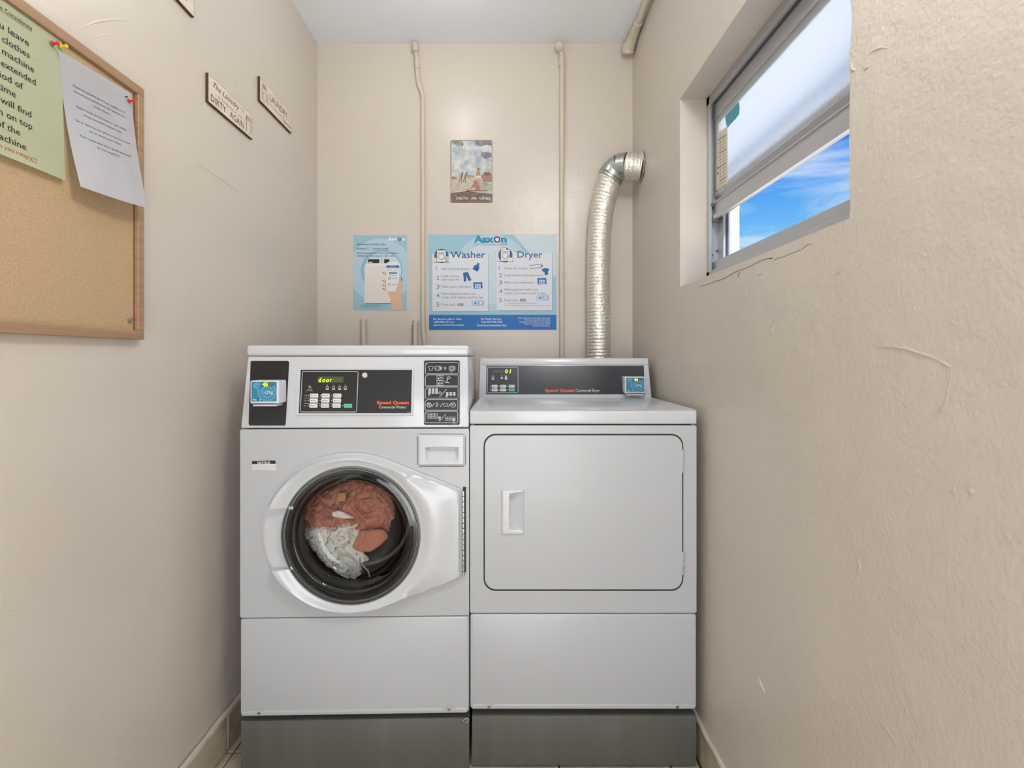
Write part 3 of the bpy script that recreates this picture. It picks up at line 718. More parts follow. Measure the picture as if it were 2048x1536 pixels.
# framed keypad area
sh.line([(606.5, 743), (715, 743), (716.5, 745), (713.5, 821), (711.5, 824), (603, 824), (601, 822), (605, 745)], 1.1, wi, 0, True)
sh.poly([(636.5, 753), (688, 753), (687, 765.5), (635, 765.5)], flat(70, 78, 40), 0)
for k in range(4): sh.text('8', 668 + k * 5 - 2.5, 764.5, 4.5, 9, flat(96, 98, 66), 1, shear=.15)
for k, t_ in enumerate('door'):
    sh.text(t_, 637.5 + k * 7.6, 764.3, 5.8 if t_ != 'r' else 4, 9, flat(206, 255, 30, emit=1.2), 2, shear=.2, bold=.012)
sh.text('DOOR', 616, 779.3, 8, 1.9, wi, 1); sh.text('LOCKED', 613, 782.3, 13, 1.9, wi, 1)
sh.text('%', 617, 776, 6, 4, wi, 1); sh.disc(620, 771.5, .8, wi, 1, n=8)
for x in (655, 667.5, 679.5, 691):
    sh.disc(x, 770.7, .9, wi, 1, n=10); sh.frame(x - 2.5, 773.3, x + 2.5, 776.5, .8, .8, wi, 1); sh.rect(x - 3, 778, x + 3, 779.6, wi, 1)
for r_, t_ in enumerate(('Soil', 'Cycle', 'Temp')):
    sh.text(t_, 610 - r_ * 1, 792.3 + r_ * 10.1, 4.5, 2.6, wi, 1)
for y in (796.3, 806.6): sh.line([(609, y), (682, y)], .6, wi, 1)
for k in range(3):
    for r_ in range(3): sh.disc(618 - r_ * .6 + k * 23.1, 791.3 + r_ * 10, 1, wi, 1, n=8)
sh.disc(686, 811.2, 1, wi, 1, n=8)
sh.text('Speed Queen', 754, 808.3, 64, 6.4, flat(250, 96, 30), 2, bold=.035)
sh.text('Commercial Washer', 758.5, 816.8, 54, 5.4, flat(220, 220, 218), 2)
sh.text('806789', 815, 825, 6.5, 1.2, wi, 1)
sh.build('panel_print', mp_, 'white print, lit green display and orange maker lettering')
def button(parent, mpp, x0, y0, x1, y1, m, txt, base=.0012):
    b_ = obj('button', slab(bmesh.new(), rrect(x0, y0, x1, y1, 1.2, 2), mpp, base, base + .0016), m, parent, False)
    q = Sheet(mpp, base=base + .0018, step=.0001); q.text(txt, (x0 + x1) / 2 + 1, y1 - (y1 - y0) * .30, (x1 - x0) * .5, (y1 - y0) * .38, flat(90, 90, 92), 0, 'c'); q.disc(x0 + 3.2, (y0 + y1) / 2, 1.2, flat(90, 90, 92), 0, n=8)
    q.build('button_print', b_)
btn = flat(226, 224, 220)
names_ = [['LIGHT', 'MEDIUM', 'HEAVY'], ['NORMAL', 'PERM', 'DELICATE'], ['HOT', 'WARM', 'COLD']]
for r_ in range(3):
    for k in range(3):
        x0 = 620.8 - r_ * .7 + k * 23.1; y0 = 787.3 + r_ * 10.2
        button(mp_, mC, x0, y0, x0 + 16, y0 + 7.8, btn, names_[r_][k])
bg_ = flat(96, 200, 164)
button(mp_, mC, 688.5, 807.8, 704.5, 815.6, bg_, 'START')
p = mC(731, 750.5, .001)
obj('panel_lock', lathe([(.0088, .004), (.0088, -.008), (.0072, -.0095), (.0058, -.0095), (.0055, -.006), (.0030, -.006), (.0028, -.009), (0, -.009)], 24, p), mat('polished_lock', (205, 203, 196), .22, metal=.9), wa)
# instruction plate icons
sh = Sheet(mC, base=.0016, step=.0002)
for k, (y0, y1) in enumerate(((725.5, 747.5), (749.7, 772), (774.3, 796.5), (799, 820.5), (823, 845.5))):
    x0 = 851 - k * .2; x1 = 917 - k * .4
    sh.line([(x0 + 5, y0), (x1 - 1, y0), (x1, y0 + 1.5), (x1, y1 - 1.5), (x1 - 1.5, y1), (x0 + 1.5, y1), (x0, y1 - 1.5), (x0, y0 + 5)], .9, wi, 1, True)
    sh.text(str(k + 1), x0 + .6, y0 + 2.6, 1.6, 2.6, wi, 1)
sh.line([(857, 734), (860, 732), (862, 733.2), (864, 732), (867, 734), (865.6, 736.2), (865, 735.8), (865, 741), (859, 741), (859, 735.8), (858.2, 736.2)], .8, wi, 1, True)
sh.line([(867.5, 736.5), (874, 736.5)], .9, wi, 1); sh.frame(870.5, 732.5, 878, 741, .8, .8, wi, 1)
for q_ in (0, 2, 4): sh.ring(877 + q_ * .8, 736.6, 3.6, .8, wi, 1, -80, 80, 10)
sh.ring(890, 736.5, 2, .8, wi, 1, 200, 520, 12)
sh.frame(898.5, 732.5, 907.5, 741, .8, .8, wi, 1); sh.ring(903, 736.5, 2.7, .8, wi, 1); sh.ring(906, 736.5, 4.6, .9, wi, 1, -70, 70, 10); sh.ring(903, 741, 3.5, .7, wi, 1, 30, 150, 8)
for a_ in range(2):
    for b_ in range(2): sh.frame(874 + a_ * 6.2, 750.6 + b_ * 10.6, 880 + a_ * 6.2, 760.8 + b_ * 10.4, .4, .7, wi, 1)
for (x, y) in ((877, 756.5), (883, 755), (877.3, 766.5), (883.3, 766)): sh.poly([(x - 1.6, y + 2), (x, y - 2.2), (x + 1.6, y + 2)], wi, 1)
sh.line([(889, 763), (893, 765.5), (896, 758), (901, 756), (899, 753.5), (895, 754), (894, 759)], 1.1, wi, 1); sh.line([(892, 764), (899, 766)], 1.3, wi, 1)
for r_ in range(3):
    for k in range(3):
        sh.rr(856.5 + k * 7, 777 + r_ * 3.8, 862 + k * 7, 779.8 + r_ * 3.8, .5, wi, 1)
        sh.frame(855.5 + k * 7, 826.5 + r_ * 3.8, 861 + k * 7, 829.4 + r_ * 3.8, .6, .7, wi, 1)
for k in range(3):
    for r_ in range(2):
        sh.rr(892 + k * 7, 784.6 + r_ * 3.8, 897 + k * 7, 787.4 + r_ * 3.8, .5, wi, 1)
        sh.frame(891 + k * 7, 834 + r_ * 3.8, 896 + k * 7, 836.9 + r_ * 3.8, .6, .7, wi, 1)
sh.ring(880, 785.5, 3, .8, wi, 1, ry=1.6); sh.line([(879, 794), (893, 779)], .9, wi, 1); sh.line([(878, 843), (892, 828)], .9, wi, 1)
sh.ring(858, 789.5, 1.6, .8, wi, 1); sh.ring(893.5, 793, 1.6, .8, wi, 1); sh.rr(876.5, 833.3, 882, 836, .6, wi, 1); sh.ring(879, 838, 1.6, .8, wi, 1); sh.rr(905.5, 838, 911, 840.8, .6, wi, 1); sh.ring(907.5, 842.5, 1.5, .8, wi, 1)
sh.ring(858.3, 810, 4.3, 1.2, wi, 1); sh.line([(856, 807), (860, 811.5)], 2, wi, 1)
for x in (866, 883, 899): sh.line([(x - 2.5, 814), (x + 3, 806)], .9, wi, 1)
sh.line([(873, 805.8), (875.5, 806.5), (876.5, 810), (874, 813.5), (872.5, 813), (873, 806)], 1, wi, 1, True); sh.line([(886.5, 807.5), (896, 807.5), (895, 812.5), (888, 812.5)], 1.1, wi, 1, True)
sh.ring(906.5, 810.5, 4.6, 1.1, flat(150, 158, 190), 1); sh.disc(906, 810.5, 2, flat(150, 158, 190), 1, n=10); sh.line([(901, 812), (904, 806), (909, 805.5), (912, 812.5)], .9, wi, 2)
sh.text('806790', 906, 848.6, 7, 1.2, wi, 1)
sh.build('plate_icons', wa, 'white line pictograms in five numbered boxes')

# ------------------------------------------------------------------ card readers
def reader(name, label, corner_px, Yf, depth, side, num, yaw=0.0):
    x0, x1, y0, y1 = corner_px
    X0_, X1_ = (x0 - CX) * Yf / F, (x1 - CX) * Yf / F; Z1_, Z0_ = H - (y0 - CY) * Yf / F, H - (y1 - CY) * Yf / F
    t = thing(name, label, 'card reader', ((X0_ + X1_) / 2, Yf + depth, Z0_))
    w_ = (X1_ - X0_) / 2; hh = Z1_ - Z0_
    obj('housing', B(-w_, w_, -depth, .0, .006, hh, bev=.005, seg=3), mat('reader_grey_plastic', (214, 216, 222), .35), t)
    obj('card_tray', B(-w_ + .008, w_ - .008, -depth + .001, -.004, -.001, .0045, bev=.0015), mat('reader_grey_plastic', (210, 212, 218), .35), t)
    obj('card_slot', B(-w_ + .010, w_ - .010, -depth + .0015, -.006, .0040, .0068), M_pitch, t)
    a0, a1 = (-w_ + .0055, w_ - .006); b0, b1 = .0135, hh - .004
    mm = lambda u, v_, h_=0.0: Vector((a0 + (a1 - a0) * u / 100, -depth - h_, b1 - (b1 - b0) * v_ / 80))
    obj('face_label', slab(bmesh.new(), rrect(0, 0, 100, 80, 3, 3), mm, -.001, .0006), flat(44, 128, 162, .3), t, False)
    q = Sheet(mm, base=.0008, step=.0002)
    q.ring(62, 42, 34, 9, flat(84, 156, 184), 0, n=36, a0=-60, a1=210); q.ring(62, 42, 22, 3, flat(128, 186, 206), 0, n=36); q.disc(58, 44, 17, flat(60, 142, 176), 0)
    q.disc(22, 16, 14, flat(96, 160, 190), 0)
    for x in (24, 34): q.poly([(x - 3, 14), (x + 3, 14), (x, 18)], flat(20, 30, 90), 2); q.ring(x, 20, 2, 1, flat(20, 60, 120), 2, n=10)
    q.rect(42, 2, 88, 18, flat(92, 96, 90), 1)
    for k in range(3): q.text('8', 62 + k * 8, 16, 6, 12, flat(120, 118, 110), 2)
    q.text(num, 44, 17.5, 21, 15, flat(214, 255, 50, emit=1.3), 3, bold=.02)
    for k, hh_ in enumerate((5, 8, 11, 13)): q.ring(46 + k * 4.4, 44, hh_, 2.0, flat(236, 240, 244), 3, -42, 42, 8)
    q.ring(70, 50, 4, 2, flat(30, 80, 120), 3, n=12)
    for k in range(3): q.line([(70 + k * 5, 38 + k * 1), (80 + k * 3, 52)], 1.8, flat(205, 226, 236), 2)
    q.text('Aax', 5, 76, 17, 7, flat(226, 236, 242), 3, bold=.03); q.ring(26, 72.5, 3, 2, flat(30, 40, 60), 3, n=12); q.text('n', 30.5, 76, 6, 7, flat(226, 236, 242), 3, bold=.03)
    q.build('label_print', t, 'contactless symbol, maker name and lit green number ' + num)
    return t
reader('card_reader', 'blue and grey contactless card reader on the washer console, showing 45', (499.5, 557.5, 761, 812), 1.530, .056, 1, '45')
# ------------------------------------------------------------------ dryer
DX, DY = .2331, 1.588
dy = thing('tumble_dryer', 'white dryer with square door and low rear console, right of the washer', 'dryer', (DX, DY, 0))
mD = pmap((DX, DY, 0), (0, -1, 0), dy)
hd = .3415; db, d1, d2, d3 = .182, .469, 1.038, 1.087
bm = bmesh.new()
for x0, x1 in ((-hd, -hd + .012), (hd - .012, hd)): box(bm, x0, x1, .014, .70, db, d2, bev=.003)
box(bm, -hd + .012, hd - .012, .69, .70, db, d2); box(bm, -hd + .01, hd - .01, .016, .70, db, db + .01)
obj('cabinet', bm, M_white, dy)
obj('cabinet_core', B(-hd + .013, hd - .013, .0145, .018, db + .012, d2), M_gap, dy)
obj('underside_shade', B(-hd + .03, hd - .03, .045, .66, .161, db + .002), M_pitch, dy)  # black box in place of the shade below the dryer
for x in (-.29, .29):
    for y in (.06, .62): obj('levelling_foot', T([(x, y, .1585), (x, y, .183)], .016, 12), M_pitch, dy)
obj('lower_panel', slab(bmesh.new(), rrect(-hd, db - .002, hd, d1 - .0025, .008, 5), me_, -.014, 0, bev=(.005, .005)), M_white, dy)
obj('panel_hem', slab(bmesh.new(), rrect(-hd + .004, db - .001, hd - .004, db + .014, .005, 4), me_, -.01, .0028, bev=(.003, .003)), M_white, dy)
for px, py in ((978, 1412), (1354, 1412.5)):
    p = mD(px, py, .003)
    obj('screw_dimple', slab(bmesh.new(), [(px - 14, py + 1), (px - 5, py - 7), (px + 5, py - 7), (px + 14, py + 1), (px + 8, py + 3), (px - 8, py + 3)], mD, 0, .0032), M_white, dy)
    obj('screw', lathe([(0, -.0018), (.0040, -.0016), (.0052, -.0004), (.0052, .002)], 16, p), M_steel, dy)
hx = [(1013.5, 981), (1046, 981), (1046, 1064), (1013.5, 1064)]; hxm = [(lambda p: (p.x, p.z))(mD(x, y, 0)) for x, y in hx]
obj('front_panel', holed(bmesh.new(), rrect(-hd, d1 + .001, hd, d2 - .003, .005, 5), hxm, me_, -.013, 0), M_white, dy)
obj('door_recess', holed(bmesh.new(), rrect(967, 867.5, 1366.5, 1181.5, 24, 8), hx, mD, -.002, .0006), M_gap, dy, False)
dd = obj('door', holed(bmesh.new(), rrect(970, 870.5, 1363.5, 1177.5, 22, 10), hx, mD, -.001, .0036), M_white, dy, True, 50)
def dh(u, v_):
    x, y = u * 48, v_ * 91
    e_ = min(x * .5, 48 - x, y, 91 - y); h_ = .0036 + .0065 * ss(e_ / 3.0)
    xl = 19 - 1.5 * math.sin(math.pi * max(0, min(1, (y - 8) / 76)))
    if xl < x < 44 and 5 < y < 86:
        tp = 9 - (x - 18) * .16; bt = 81 + (x - 18) * .12
        if tp < y < bt:
            k = min(ss((x - xl) / 1.6), ss((y - tp) / 3), ss((bt - y) / 5)); h_ -= .0215 * k * (1 - ((x - xl) / (45 - xl)) ** 1.15 * .97)
    return h_
obj('door_handle', hfield(mD, 1000.5, 1048.5, 977, 1068, 60, 96, dh), M_plastic, dd, True, 50)
for py in (922, 1126):
    p = mD(1365.5, py, .0); hh = .0345
    h_ = obj('hinge', B(p.x - .0035, p.x + .0035, -.005, .001, p.z - hh, p.z + hh, bev=.001), M_alu, dy)
    for k in range(3): obj('hinge_knuckle', T([(p.x + .001, -.006, p.z - hh + k * .023 + .0008), (p.x + .001, -.006, p.z - hh + (k + 1) * .023 - .0008)], .0032, 10), M_alu, h_)
# worktop: folded front lip, low rim
bm = bmesh.new(); box(bm, -hd - .001, hd + .001, -.001, .70, d2 + .001, d3 - .006, bev=.005, seg=3)
obj('top_panel', bm, M_plastic, dy)
bm = hfield(lambda u, v_, h_: Vector((u, v_, d3 - .0065 + h_)), -hd - .0005, hd + .0005, -.0005, .695, 70, 60, lambda u, v_: .0066 * (1 - ss(min(u, 1 - u, v_ * 1.02, 2) / .035)) * ss(min(u, 1 - u, v_) / .004) + .0002)
obj('deck_rim', bm, M_plastic, dy)
# rear console
yc0, yc1 = .487, .53; zc0_, zc1_ = 1.079, 1.2375
bm = bmesh.new(); v = [(-hd, yc0, zc0_), (hd, yc0, zc0_), (hd, .69, zc0_), (-hd, .69, zc0_), (-hd + .004, yc1, zc1_), (hd - .003, yc1, zc1_), (hd - .003, .68, zc1_), (-hd + .004, .68, zc1_)]
vv = [bm.verts.new(p) for p in v]
for f in ((0, 1, 5, 4), (1, 2, 6, 5), (2, 3, 7, 6), (3, 0, 4, 7), (0, 3, 2, 1), (4, 5, 6, 7)): bm.faces.new([vv[i] for i in f])
bmesh.ops.bevel(bm, geom=bm.edges[:], offset=.004, segments=3, profile=.5, affect='EDGES')
obj('control_console', bm, M_plastic, dy)
nD = Vector((0, -(zc1_ - zc0_), yc1 - yc0)).normalized(); mK = pmap(Vector((DX, DY + yc0, zc0_)), nD, dy)
obj('console_lip', slab(bmesh.new(), [(964.5, 717.5), (1296, 717.5), (1296, 730), (964.5, 730)], mK, -.002, .004, bev=(1.5, .003)), M_plastic, dy)
kp = obj('control_panel', slab(bmesh.new(), [(973, 731.5), (1287.5, 731.5), (1289.5, 788.5), (972, 788.5)], mK, -.001, .0016), M_dblack, dy, False)
obj('console_seam', slab(bmesh.new(), [(963, 797), (1299, 797), (1299, 799), (963, 799)], mK, -.001, .0012), M_gap, dy, False)
q = Sheet(mK, base=.0019, step=.0002)
q.line([(976, 734.5), (1034.5, 734.5), (1036, 736), (1036.3, 783), (1034.5, 785.5), (975.5, 785.5), (974.5, 784), (975, 736)], .9, wi, 0, True)
for k in range(6): q.text('8', 986 + k * 4.5, 746.5, 3.8, 7.4, flat(92, 96, 90), 0, shear=.15)
q.text('0', 1010.5, 746.5, 5, 7.6, flat(206, 255, 30, emit=1.1), 2, shear=.15, bold=.01); q.text('1', 1019, 746.5, 3, 7.6, flat(206, 255, 30, emit=1.1), 2, shear=.15, bold=.01)
for x in (986, 1003.5, 1012): q.disc(x, 751, .8, wi, 0, n=8)
q.frame(983.5, 753.5, 988.5, 756, .5, .7, wi, 0); q.rr(983.5, 757, 988.5, 759.6, .5, wi, 0); q.poly([(1003.5, 752.5), (1006.5, 757.5), (1000.5, 757.5)], wi, 0); q.poly([(1010.5, 752.5), (1013.5, 752.5), (1015, 759.5), (1009.3, 759.5)], wi, 0)
for r_ in range(2):
    for k in range(3): q.disc(981 + k * 17.2, 773 + r_ * 7, .9, wi, 0, n=8)
q.text('Speed Queen', 1090, 783.7, 58.5, 5.8, flat(226, 100, 62), 1, bold=.035)
q.text('Commercial Dryer', 1151, 783.7, 48.5, 5.6, flat(222, 224, 228), 1)
tag(q.build('panel_print', kp, 'white print, lit green digits and orange maker lettering'), kind='stuff')
lab = [['HIGH', 'MED', 'LOW'], ['DELIC', 'NO HEAT', 'START']]
for r_ in range(2):
    for k in range(3):
        x0 = 983.2 + k * 17.1; y0 = 770 + r_ * 7.2
        button(kp, mK, x0, y0, x0 + 12, y0 + 5.6, bg_ if (r_, k) == (1, 2) else btn, lab[r_][k], .0016)
reader('card_reader', 'blue and grey contactless card reader on the dryer console, showing 46', (1249.5, 1291.5, 753.5, 790.5), 2.045, .062, -1, '46')

# ------------------------------------------------------------------ laundry in the drum
def cloth_mat(name, c1, c2, kind):
    m = bpy.data.materials.new(name); m.use_nodes = True; t = m.node_tree; b = t.nodes['Principled BSDF']; b.inputs['Roughness'].default_value = .9
    b.inputs['Specular IOR Level'].default_value = .2
    co = t.nodes.new('ShaderNodeTexCoord'); r = t.nodes.new('ShaderNodeValToRGB')
    if kind == 'stripe':
        w_ = t.nodes.new('ShaderNodeTexWave'); w_.inputs['Scale'].default_value = 95; w_.inputs['Distortion'].default_value = 3; w_.inputs['Detail'].default_value = 2; w_.inputs['Detail Scale'].default_value = .3
        r.color_ramp.elements[0].position = .12; r.color_ramp.elements[1].position = .42
    else:
        w_ = t.nodes.new('ShaderNodeTexNoise'); w_.inputs['Scale'].default_value = 105; w_.inputs['Detail'].default_value = 2.5
        r.color_ramp.elements[0].position = .37; r.color_ramp.elements[1].position = .43
    r.color_ramp.elements[0].color = rgb(*c1); r.color_ramp.elements[1].color = rgb(*c2)
    t.links.new(co.outputs['Object'], w_.inputs['Vector']); t.links.new(w_.outputs[1] if kind != 'x' else w_.outputs[0], r.inputs[0]); t.links.new(r.outputs[0], b.inputs['Base Color'])
    return m
C_or = cloth_mat('salmon_striped_cloth', (172, 100, 78), (206, 142, 120), 'stripe'); C_wh = cloth_mat('blue_sprigged_white_cloth', (112, 122, 142), (230, 226, 214), 'spot')
def lump(name, label, cat, outline, depth0, thick, m, seed, fold=.012, grp=None):
    """crumpled cloth: thick pad over a traced silhouette, ridged into folds"""
    cx = sum(p[0] for p in outline) / len(outline); cy = sum(p[1] for p in outline) / len(outline)
    Yc = WY + depth0
    loc = P3(cx, cy, Yc)
    t = thing(name, label, cat, loc, 0, grp)
    poly = [P3(x, y, Yc) - loc for x, y in outline]; poly = catmull(poly + [poly[0]], 14)[:-1]
    bm = bmesh.new(); NR, NA = 60, len(poly); front = []; back = []
    for j in range(NR + 1):
        f = j / NR; rf_, rb_ = [], []
        for k in range(NA):
            p = poly[k] * f
            hgt = thick * math.sqrt(max(0, 1 - f ** 2.6))
            q_ = Vector((p.x * 16 + seed, p.z * 16, seed * 1.7))
            wv = noise.noise(q_) * 1.2; q2 = Vector((p.x * 30 + wv * 2.4, p.z * 21 - wv * 2.2, seed))
            rd = 1 - abs(noise.noise(q2)) * 2.2; rd2 = 1 - abs(noise.noise(q2 * 2.3 + Vector((3, 1, 2)))) * 2.2
            d_ = fold * (rd * 1.0 + rd2 * .45 + wv * .8) * min(1, (1 - f) * 6 + .25)
            j_ = 1 + (.05 * noise.noise(Vector((k * .35, seed, 0))) + .03 * noise.noise(Vector((k * 1.1, seed, 4)))) * f
            rf_.append(bm.verts.new((p.x * j_, -hgt - d_, p.z * j_))); rb_.append(bm.verts.new((p.x * .97 * j_, hgt * .8 + .004, p.z * .97 * j_)))
            if j == 0: break
        front.append(rf_); back.append(rb_)
    for rows, fl_ in ((front, 0), (back, 1)):
        for k in range(NA): bm.faces.new((rows[0][0], rows[1][k], rows[1][(k + 1) % NA]))
        for j in range(1, NR):
            for k in range(NA): bm.faces.new((rows[j][k], rows[j + 1][k], rows[j + 1][(k + 1) % NA], rows[j][(k + 1) % NA]))
    for k in range(NA): bm.faces.new((front[NR][k], back[NR][k], back[NR][(k + 1) % NA], front[NR][(k + 1) % NA]))
    obj('crumpled_cloth', bm, m, t, True, 60)
    return t
lump('striped_shirt', 'salmon striped garment bunched at the top of the washer drum', 'clothes',
     [(610, 1000), (640, 985), (668, 972), (695, 962), (730, 963), (765, 975), (785, 1000), (792, 1022), (784, 1045), (776, 1064), (770, 1080), (745, 1082), (715, 1065), (690, 1056), (640, 1052), (608, 1052)], .118, .024, C_or, 1.3, .013)
lump('striped_shirt_sleeve', 'salmon striped sleeve lying over the patterned cloth in the drum', 'clothes',
     [(722, 1062), (745, 1058), (768, 1060), (776, 1072), (766, 1086), (748, 1100), (732, 1104), (714, 1100), (706, 1092), (712, 1078)], .073, .006, C_or, 5.3, .0045)
lump('patterned_sheet', 'crumpled white cloth with small blue pattern, low in the washer drum', 'clothes',
     [(612, 1052), (640, 1044), (664, 1050), (700, 1044), (728, 1048), (730, 1070), (716, 1086), (728, 1106), (738, 1118), (722, 1128), (724, 1145), (706, 1158), (680, 1148), (652, 1128), (626, 1098), (612, 1072)], .108, .016, C_wh, 2.1, .014)
t = lump('white_cloth', 'small fold of plain white cloth showing between the salmon layers in the drum', 'clothes', [(664, 1024), (680, 1021), (704, 1032), (706, 1036), (684, 1036), (666, 1032)], .072, .003, mat('white_cotton', (232, 226, 218), .9), 8.1, .003)
t = lump('tan_fabric_strap', 'tan folded fabric tab at the upper left of the drum load', 'clothes', [(676, 987), (677, 986), (691, 984), (692, 985), (690.5, 1001), (690, 1002), (674, 1002), (673, 1001)], .072, .003, mat('tan_webbing', (188, 152, 96), .9), 9.1, .001)
st_ = P3(730, 1138, WY + .11)
t = thing('drawstring', 'cream drawstring end hanging below the patterned cloth in the drum', 'cord', st_)
obj('cord_strand', T(catmull([Vector((-.012, .01, .012)), Vector((0, 0, .004)), Vector((.010, .0, -.006)), Vector((.016, .0, -.026))], 6), .0028, 8), mat('cream_cord', (214, 200, 172), .9), t)

# ------------------------------------------------------------------ cork board with its notices
bt = thing('cork_board', 'oak framed cork notice board on the left wall', 'notice board', (XL, .80, 1.283))
yb0, yb1, zb1 = .35 - .80, 1.273 - .80, .605
fw = .021
def bar(name, y0, y1, z0, z1, x0=0, x1=.020): return obj(name, B(x0, x1, y0, y1, z0, z1, bev=.0012, seg=1), M_oak, bt)
bar('frame_rail', yb0, yb1, 0, fw); bar('frame_rail', yb0, yb1, zb1 - fw, zb1); bar('frame_stile', yb1 - fw, yb1, fw, zb1 - fw); bar('frame_stile', yb0, yb0 + fw, fw, zb1 - fw)
obj('cork_panel', B(.001, .010, yb0 + fw, yb1 - fw, fw, zb1 - fw), M_cork, bt, False)
obj('shadow_strip', B(.0095, .0108, yb1 - fw - .003, yb1 - fw, fw, zb1 - fw), mat('shade_brown', (110, 62, 30), .8), bt, False)  # brown strip painted as the frame's shadow line on the cork
# notices
def onx(px, py, x): return Vector((x, x * F / (px - CX), H - (py - CY) * x / (px - CX)))
def sheet_paper(name, label, loc, fn, m, nu=14, nv=18):
    t = thing(name, label, 'paper notice', loc)
    bm = bmesh.new()
    g = [[bm.verts.new(fn(i / nu, j / nv, 0) - Vector(loc)) for j in range(nv + 1)] for i in range(nu + 1)]
    for i in range(nu):
        for j in range(nv): bm.faces.new((g[i][j], g[i + 1][j], g[i + 1][j + 1], g[i][j + 1]))
    bmesh.ops.solidify(bm, geom=bm.faces[:], thickness=.0002)
    obj('sheet', bm, m, t, True, 60)
    return t
cork_x = XL + .011
def green(u, v_, h_=0.0):    # u: 0 left..1 right, v: 0 top..1 bottom
    return Vector((cork_x + .002 + .007 * v_ ** 2 + .003 * math.sin(u * 3) * v_ + h_, .8287 + .216 * u, 1.871 - .2805 * v_))
gt = sheet_paper('green_notice', 'pale green notice in large black type, pinned at the left of the cork board', (cork_x, .935, 1.5905), green, M_green)
gl_ = lambda a, b, h_=0.0: green(a, b, h_) - gt.location
def gyz(y, z): return ((y - .8287 + .0135) / .216, (1.871 - z) / .2805)
q = Sheet(gl_, sy=-1, base=.00045, step=.00003)
def gtext(s_, yc, z, w, h_, m=M_ink, bold=0.0, under=False):
    u, v_ = gyz(yc, z); q.text(s_, u, v_, w / .216, h_ / .2765, m, 1, 'c', bold)
    if under: q.rect(u - w / .432, v_ + .006, u + w / .432, v_ + .0085, m, 1)
gtext('Please Be Considerate', .9155, 1.8467, .098, .0075, under=True)
for k, (s_, w_) in enumerate((('If you leave', .0930), ('your clothes', .0950), ('in the machine', .1120), ('for an extended', .118), ('period of', .070), ('time', .034), ('you will find', .094), ('them on top', .0960), ('of the', .044), ('machine', .066))):
    gtext(s_, (.908 if k == 4 else .911), 1.8136 - k * .0219, w_, .0115, bold=.008)
gtext('When you return!!!', .9155, 1.6023, .098, .0075, M_redink, under=True)
q.build('printed_text', gt, 'black capital and small letters with a red underlined last line')
TLp = onx(117, 99, XL + .015); TRp = onx(262, 187, XL + .014); BLp = onx(161, 373, XL + .042); BRp = onx(295, 416, XL + .052)
def white(u, v_, h_=0.0):
    top = TLp.lerp(TRp, u); bot = BLp.lerp(BRp, u); p = top.lerp(bot, v_)
    p.x += -.012 * math.sin(math.pi * v_) * (1 - .6 * u) + .006 * math.sin(math.pi * u) * v_ + h_
    p.z += -.004 * math.sin(math.pi * u) * v_
    p.y += .006 * math.sin(math.pi * v_) * (1 - u)
    p.x = max(p.x, XL + .0135 + h_)
    return p
wt = sheet_paper('white_notice', 'white typed notice curling off the cork board, right of the green one', (cork_x, 1.12, 1.58), white, M_paper, 18, 26)
wl_ = lambda a, b, h_=0.0: white(a, b, h_) - wt.location
q = Sheet(wl_, sy=-1, base=.00045, step=.00003)
for s_, u, v_, w_ in (('Please be considerate of your neighbors and', .50, .200, .72), ('remove your laundry from the machines in a', .50, .240, .72), ('timely manner.', .50, .280, .25),
                      ('Failure to do so may result in your clothes', .50, .350, .70), ('being removed by someone else.', .50, .390, .53),
                      ('Set an alarm on your phone or stove to remind', .50, .460, .76), ('you to remove your clothes.', .50, .500, .46),
                      ('Your cooperation will be greatly appreciated', .50, .570, .73), ('by your neighbors!', .50, .610, .31)):
    q.text(s_, u, v_ + .012, w_, .0155, M_ink, 1, 'c')
q.build('printed_text', wt)
def pin(label, loc, m, k=1.0, d=Vector((1, .10, .05)), cat='push pin'):
    t = thing('push_pin', label, cat, loc); d = d.normalized()
    obj('pin_head', T([d * .001, d * .0025, d * .004, d * .009, d * .0105, d * .0125, d * .0135], [.0046 * k, .0048 * k, .0026 * k, .0022 * k, .0036 * k, .0038 * k, .0026 * k], 14), m, t)
    obj('pin_point', T([d * .002, d * -.009], [.0006, .0003], 6), M_steel, t)
    return t
Rd = mat('red_pin_plastic', (196, 44, 34), .3); Yl = mat('yellow_pin_plastic', (226, 196, 54), .3)
pin('red push pin in the top right of the green notice', onx(103, 86.5, XL + .0145), Rd)
pin('yellow push pin holding the top left corner of the white notice', onx(120, 92, XL + .0165), Yl)
pin('red push pin in the top right corner of the white notice', onx(257, 202, XL + .016), Rd)
t = thing('steel_board_screw', 'shiny steel fixing screw in the lower right of the cork board', 'screw', onx(259, 640.5, XL + .011))
obj('screw_head', T([(0, 0, 0), (.002, 0, 0), (.0035, 0, 0), (.006, 0, 0), (.0065, 0, 0)], [.0058, .0058, .0036, .0036, .0022], 16), M_steel, t)
t = thing('black_tack', 'tiny black tack beside the red pin on the white notice', 'tack', onx(252, 194, XL + .0165))
obj('tack_head', T([(0, -.003, -.001), (.002, .003, .002)], .0012, 8), M_pitch, t)

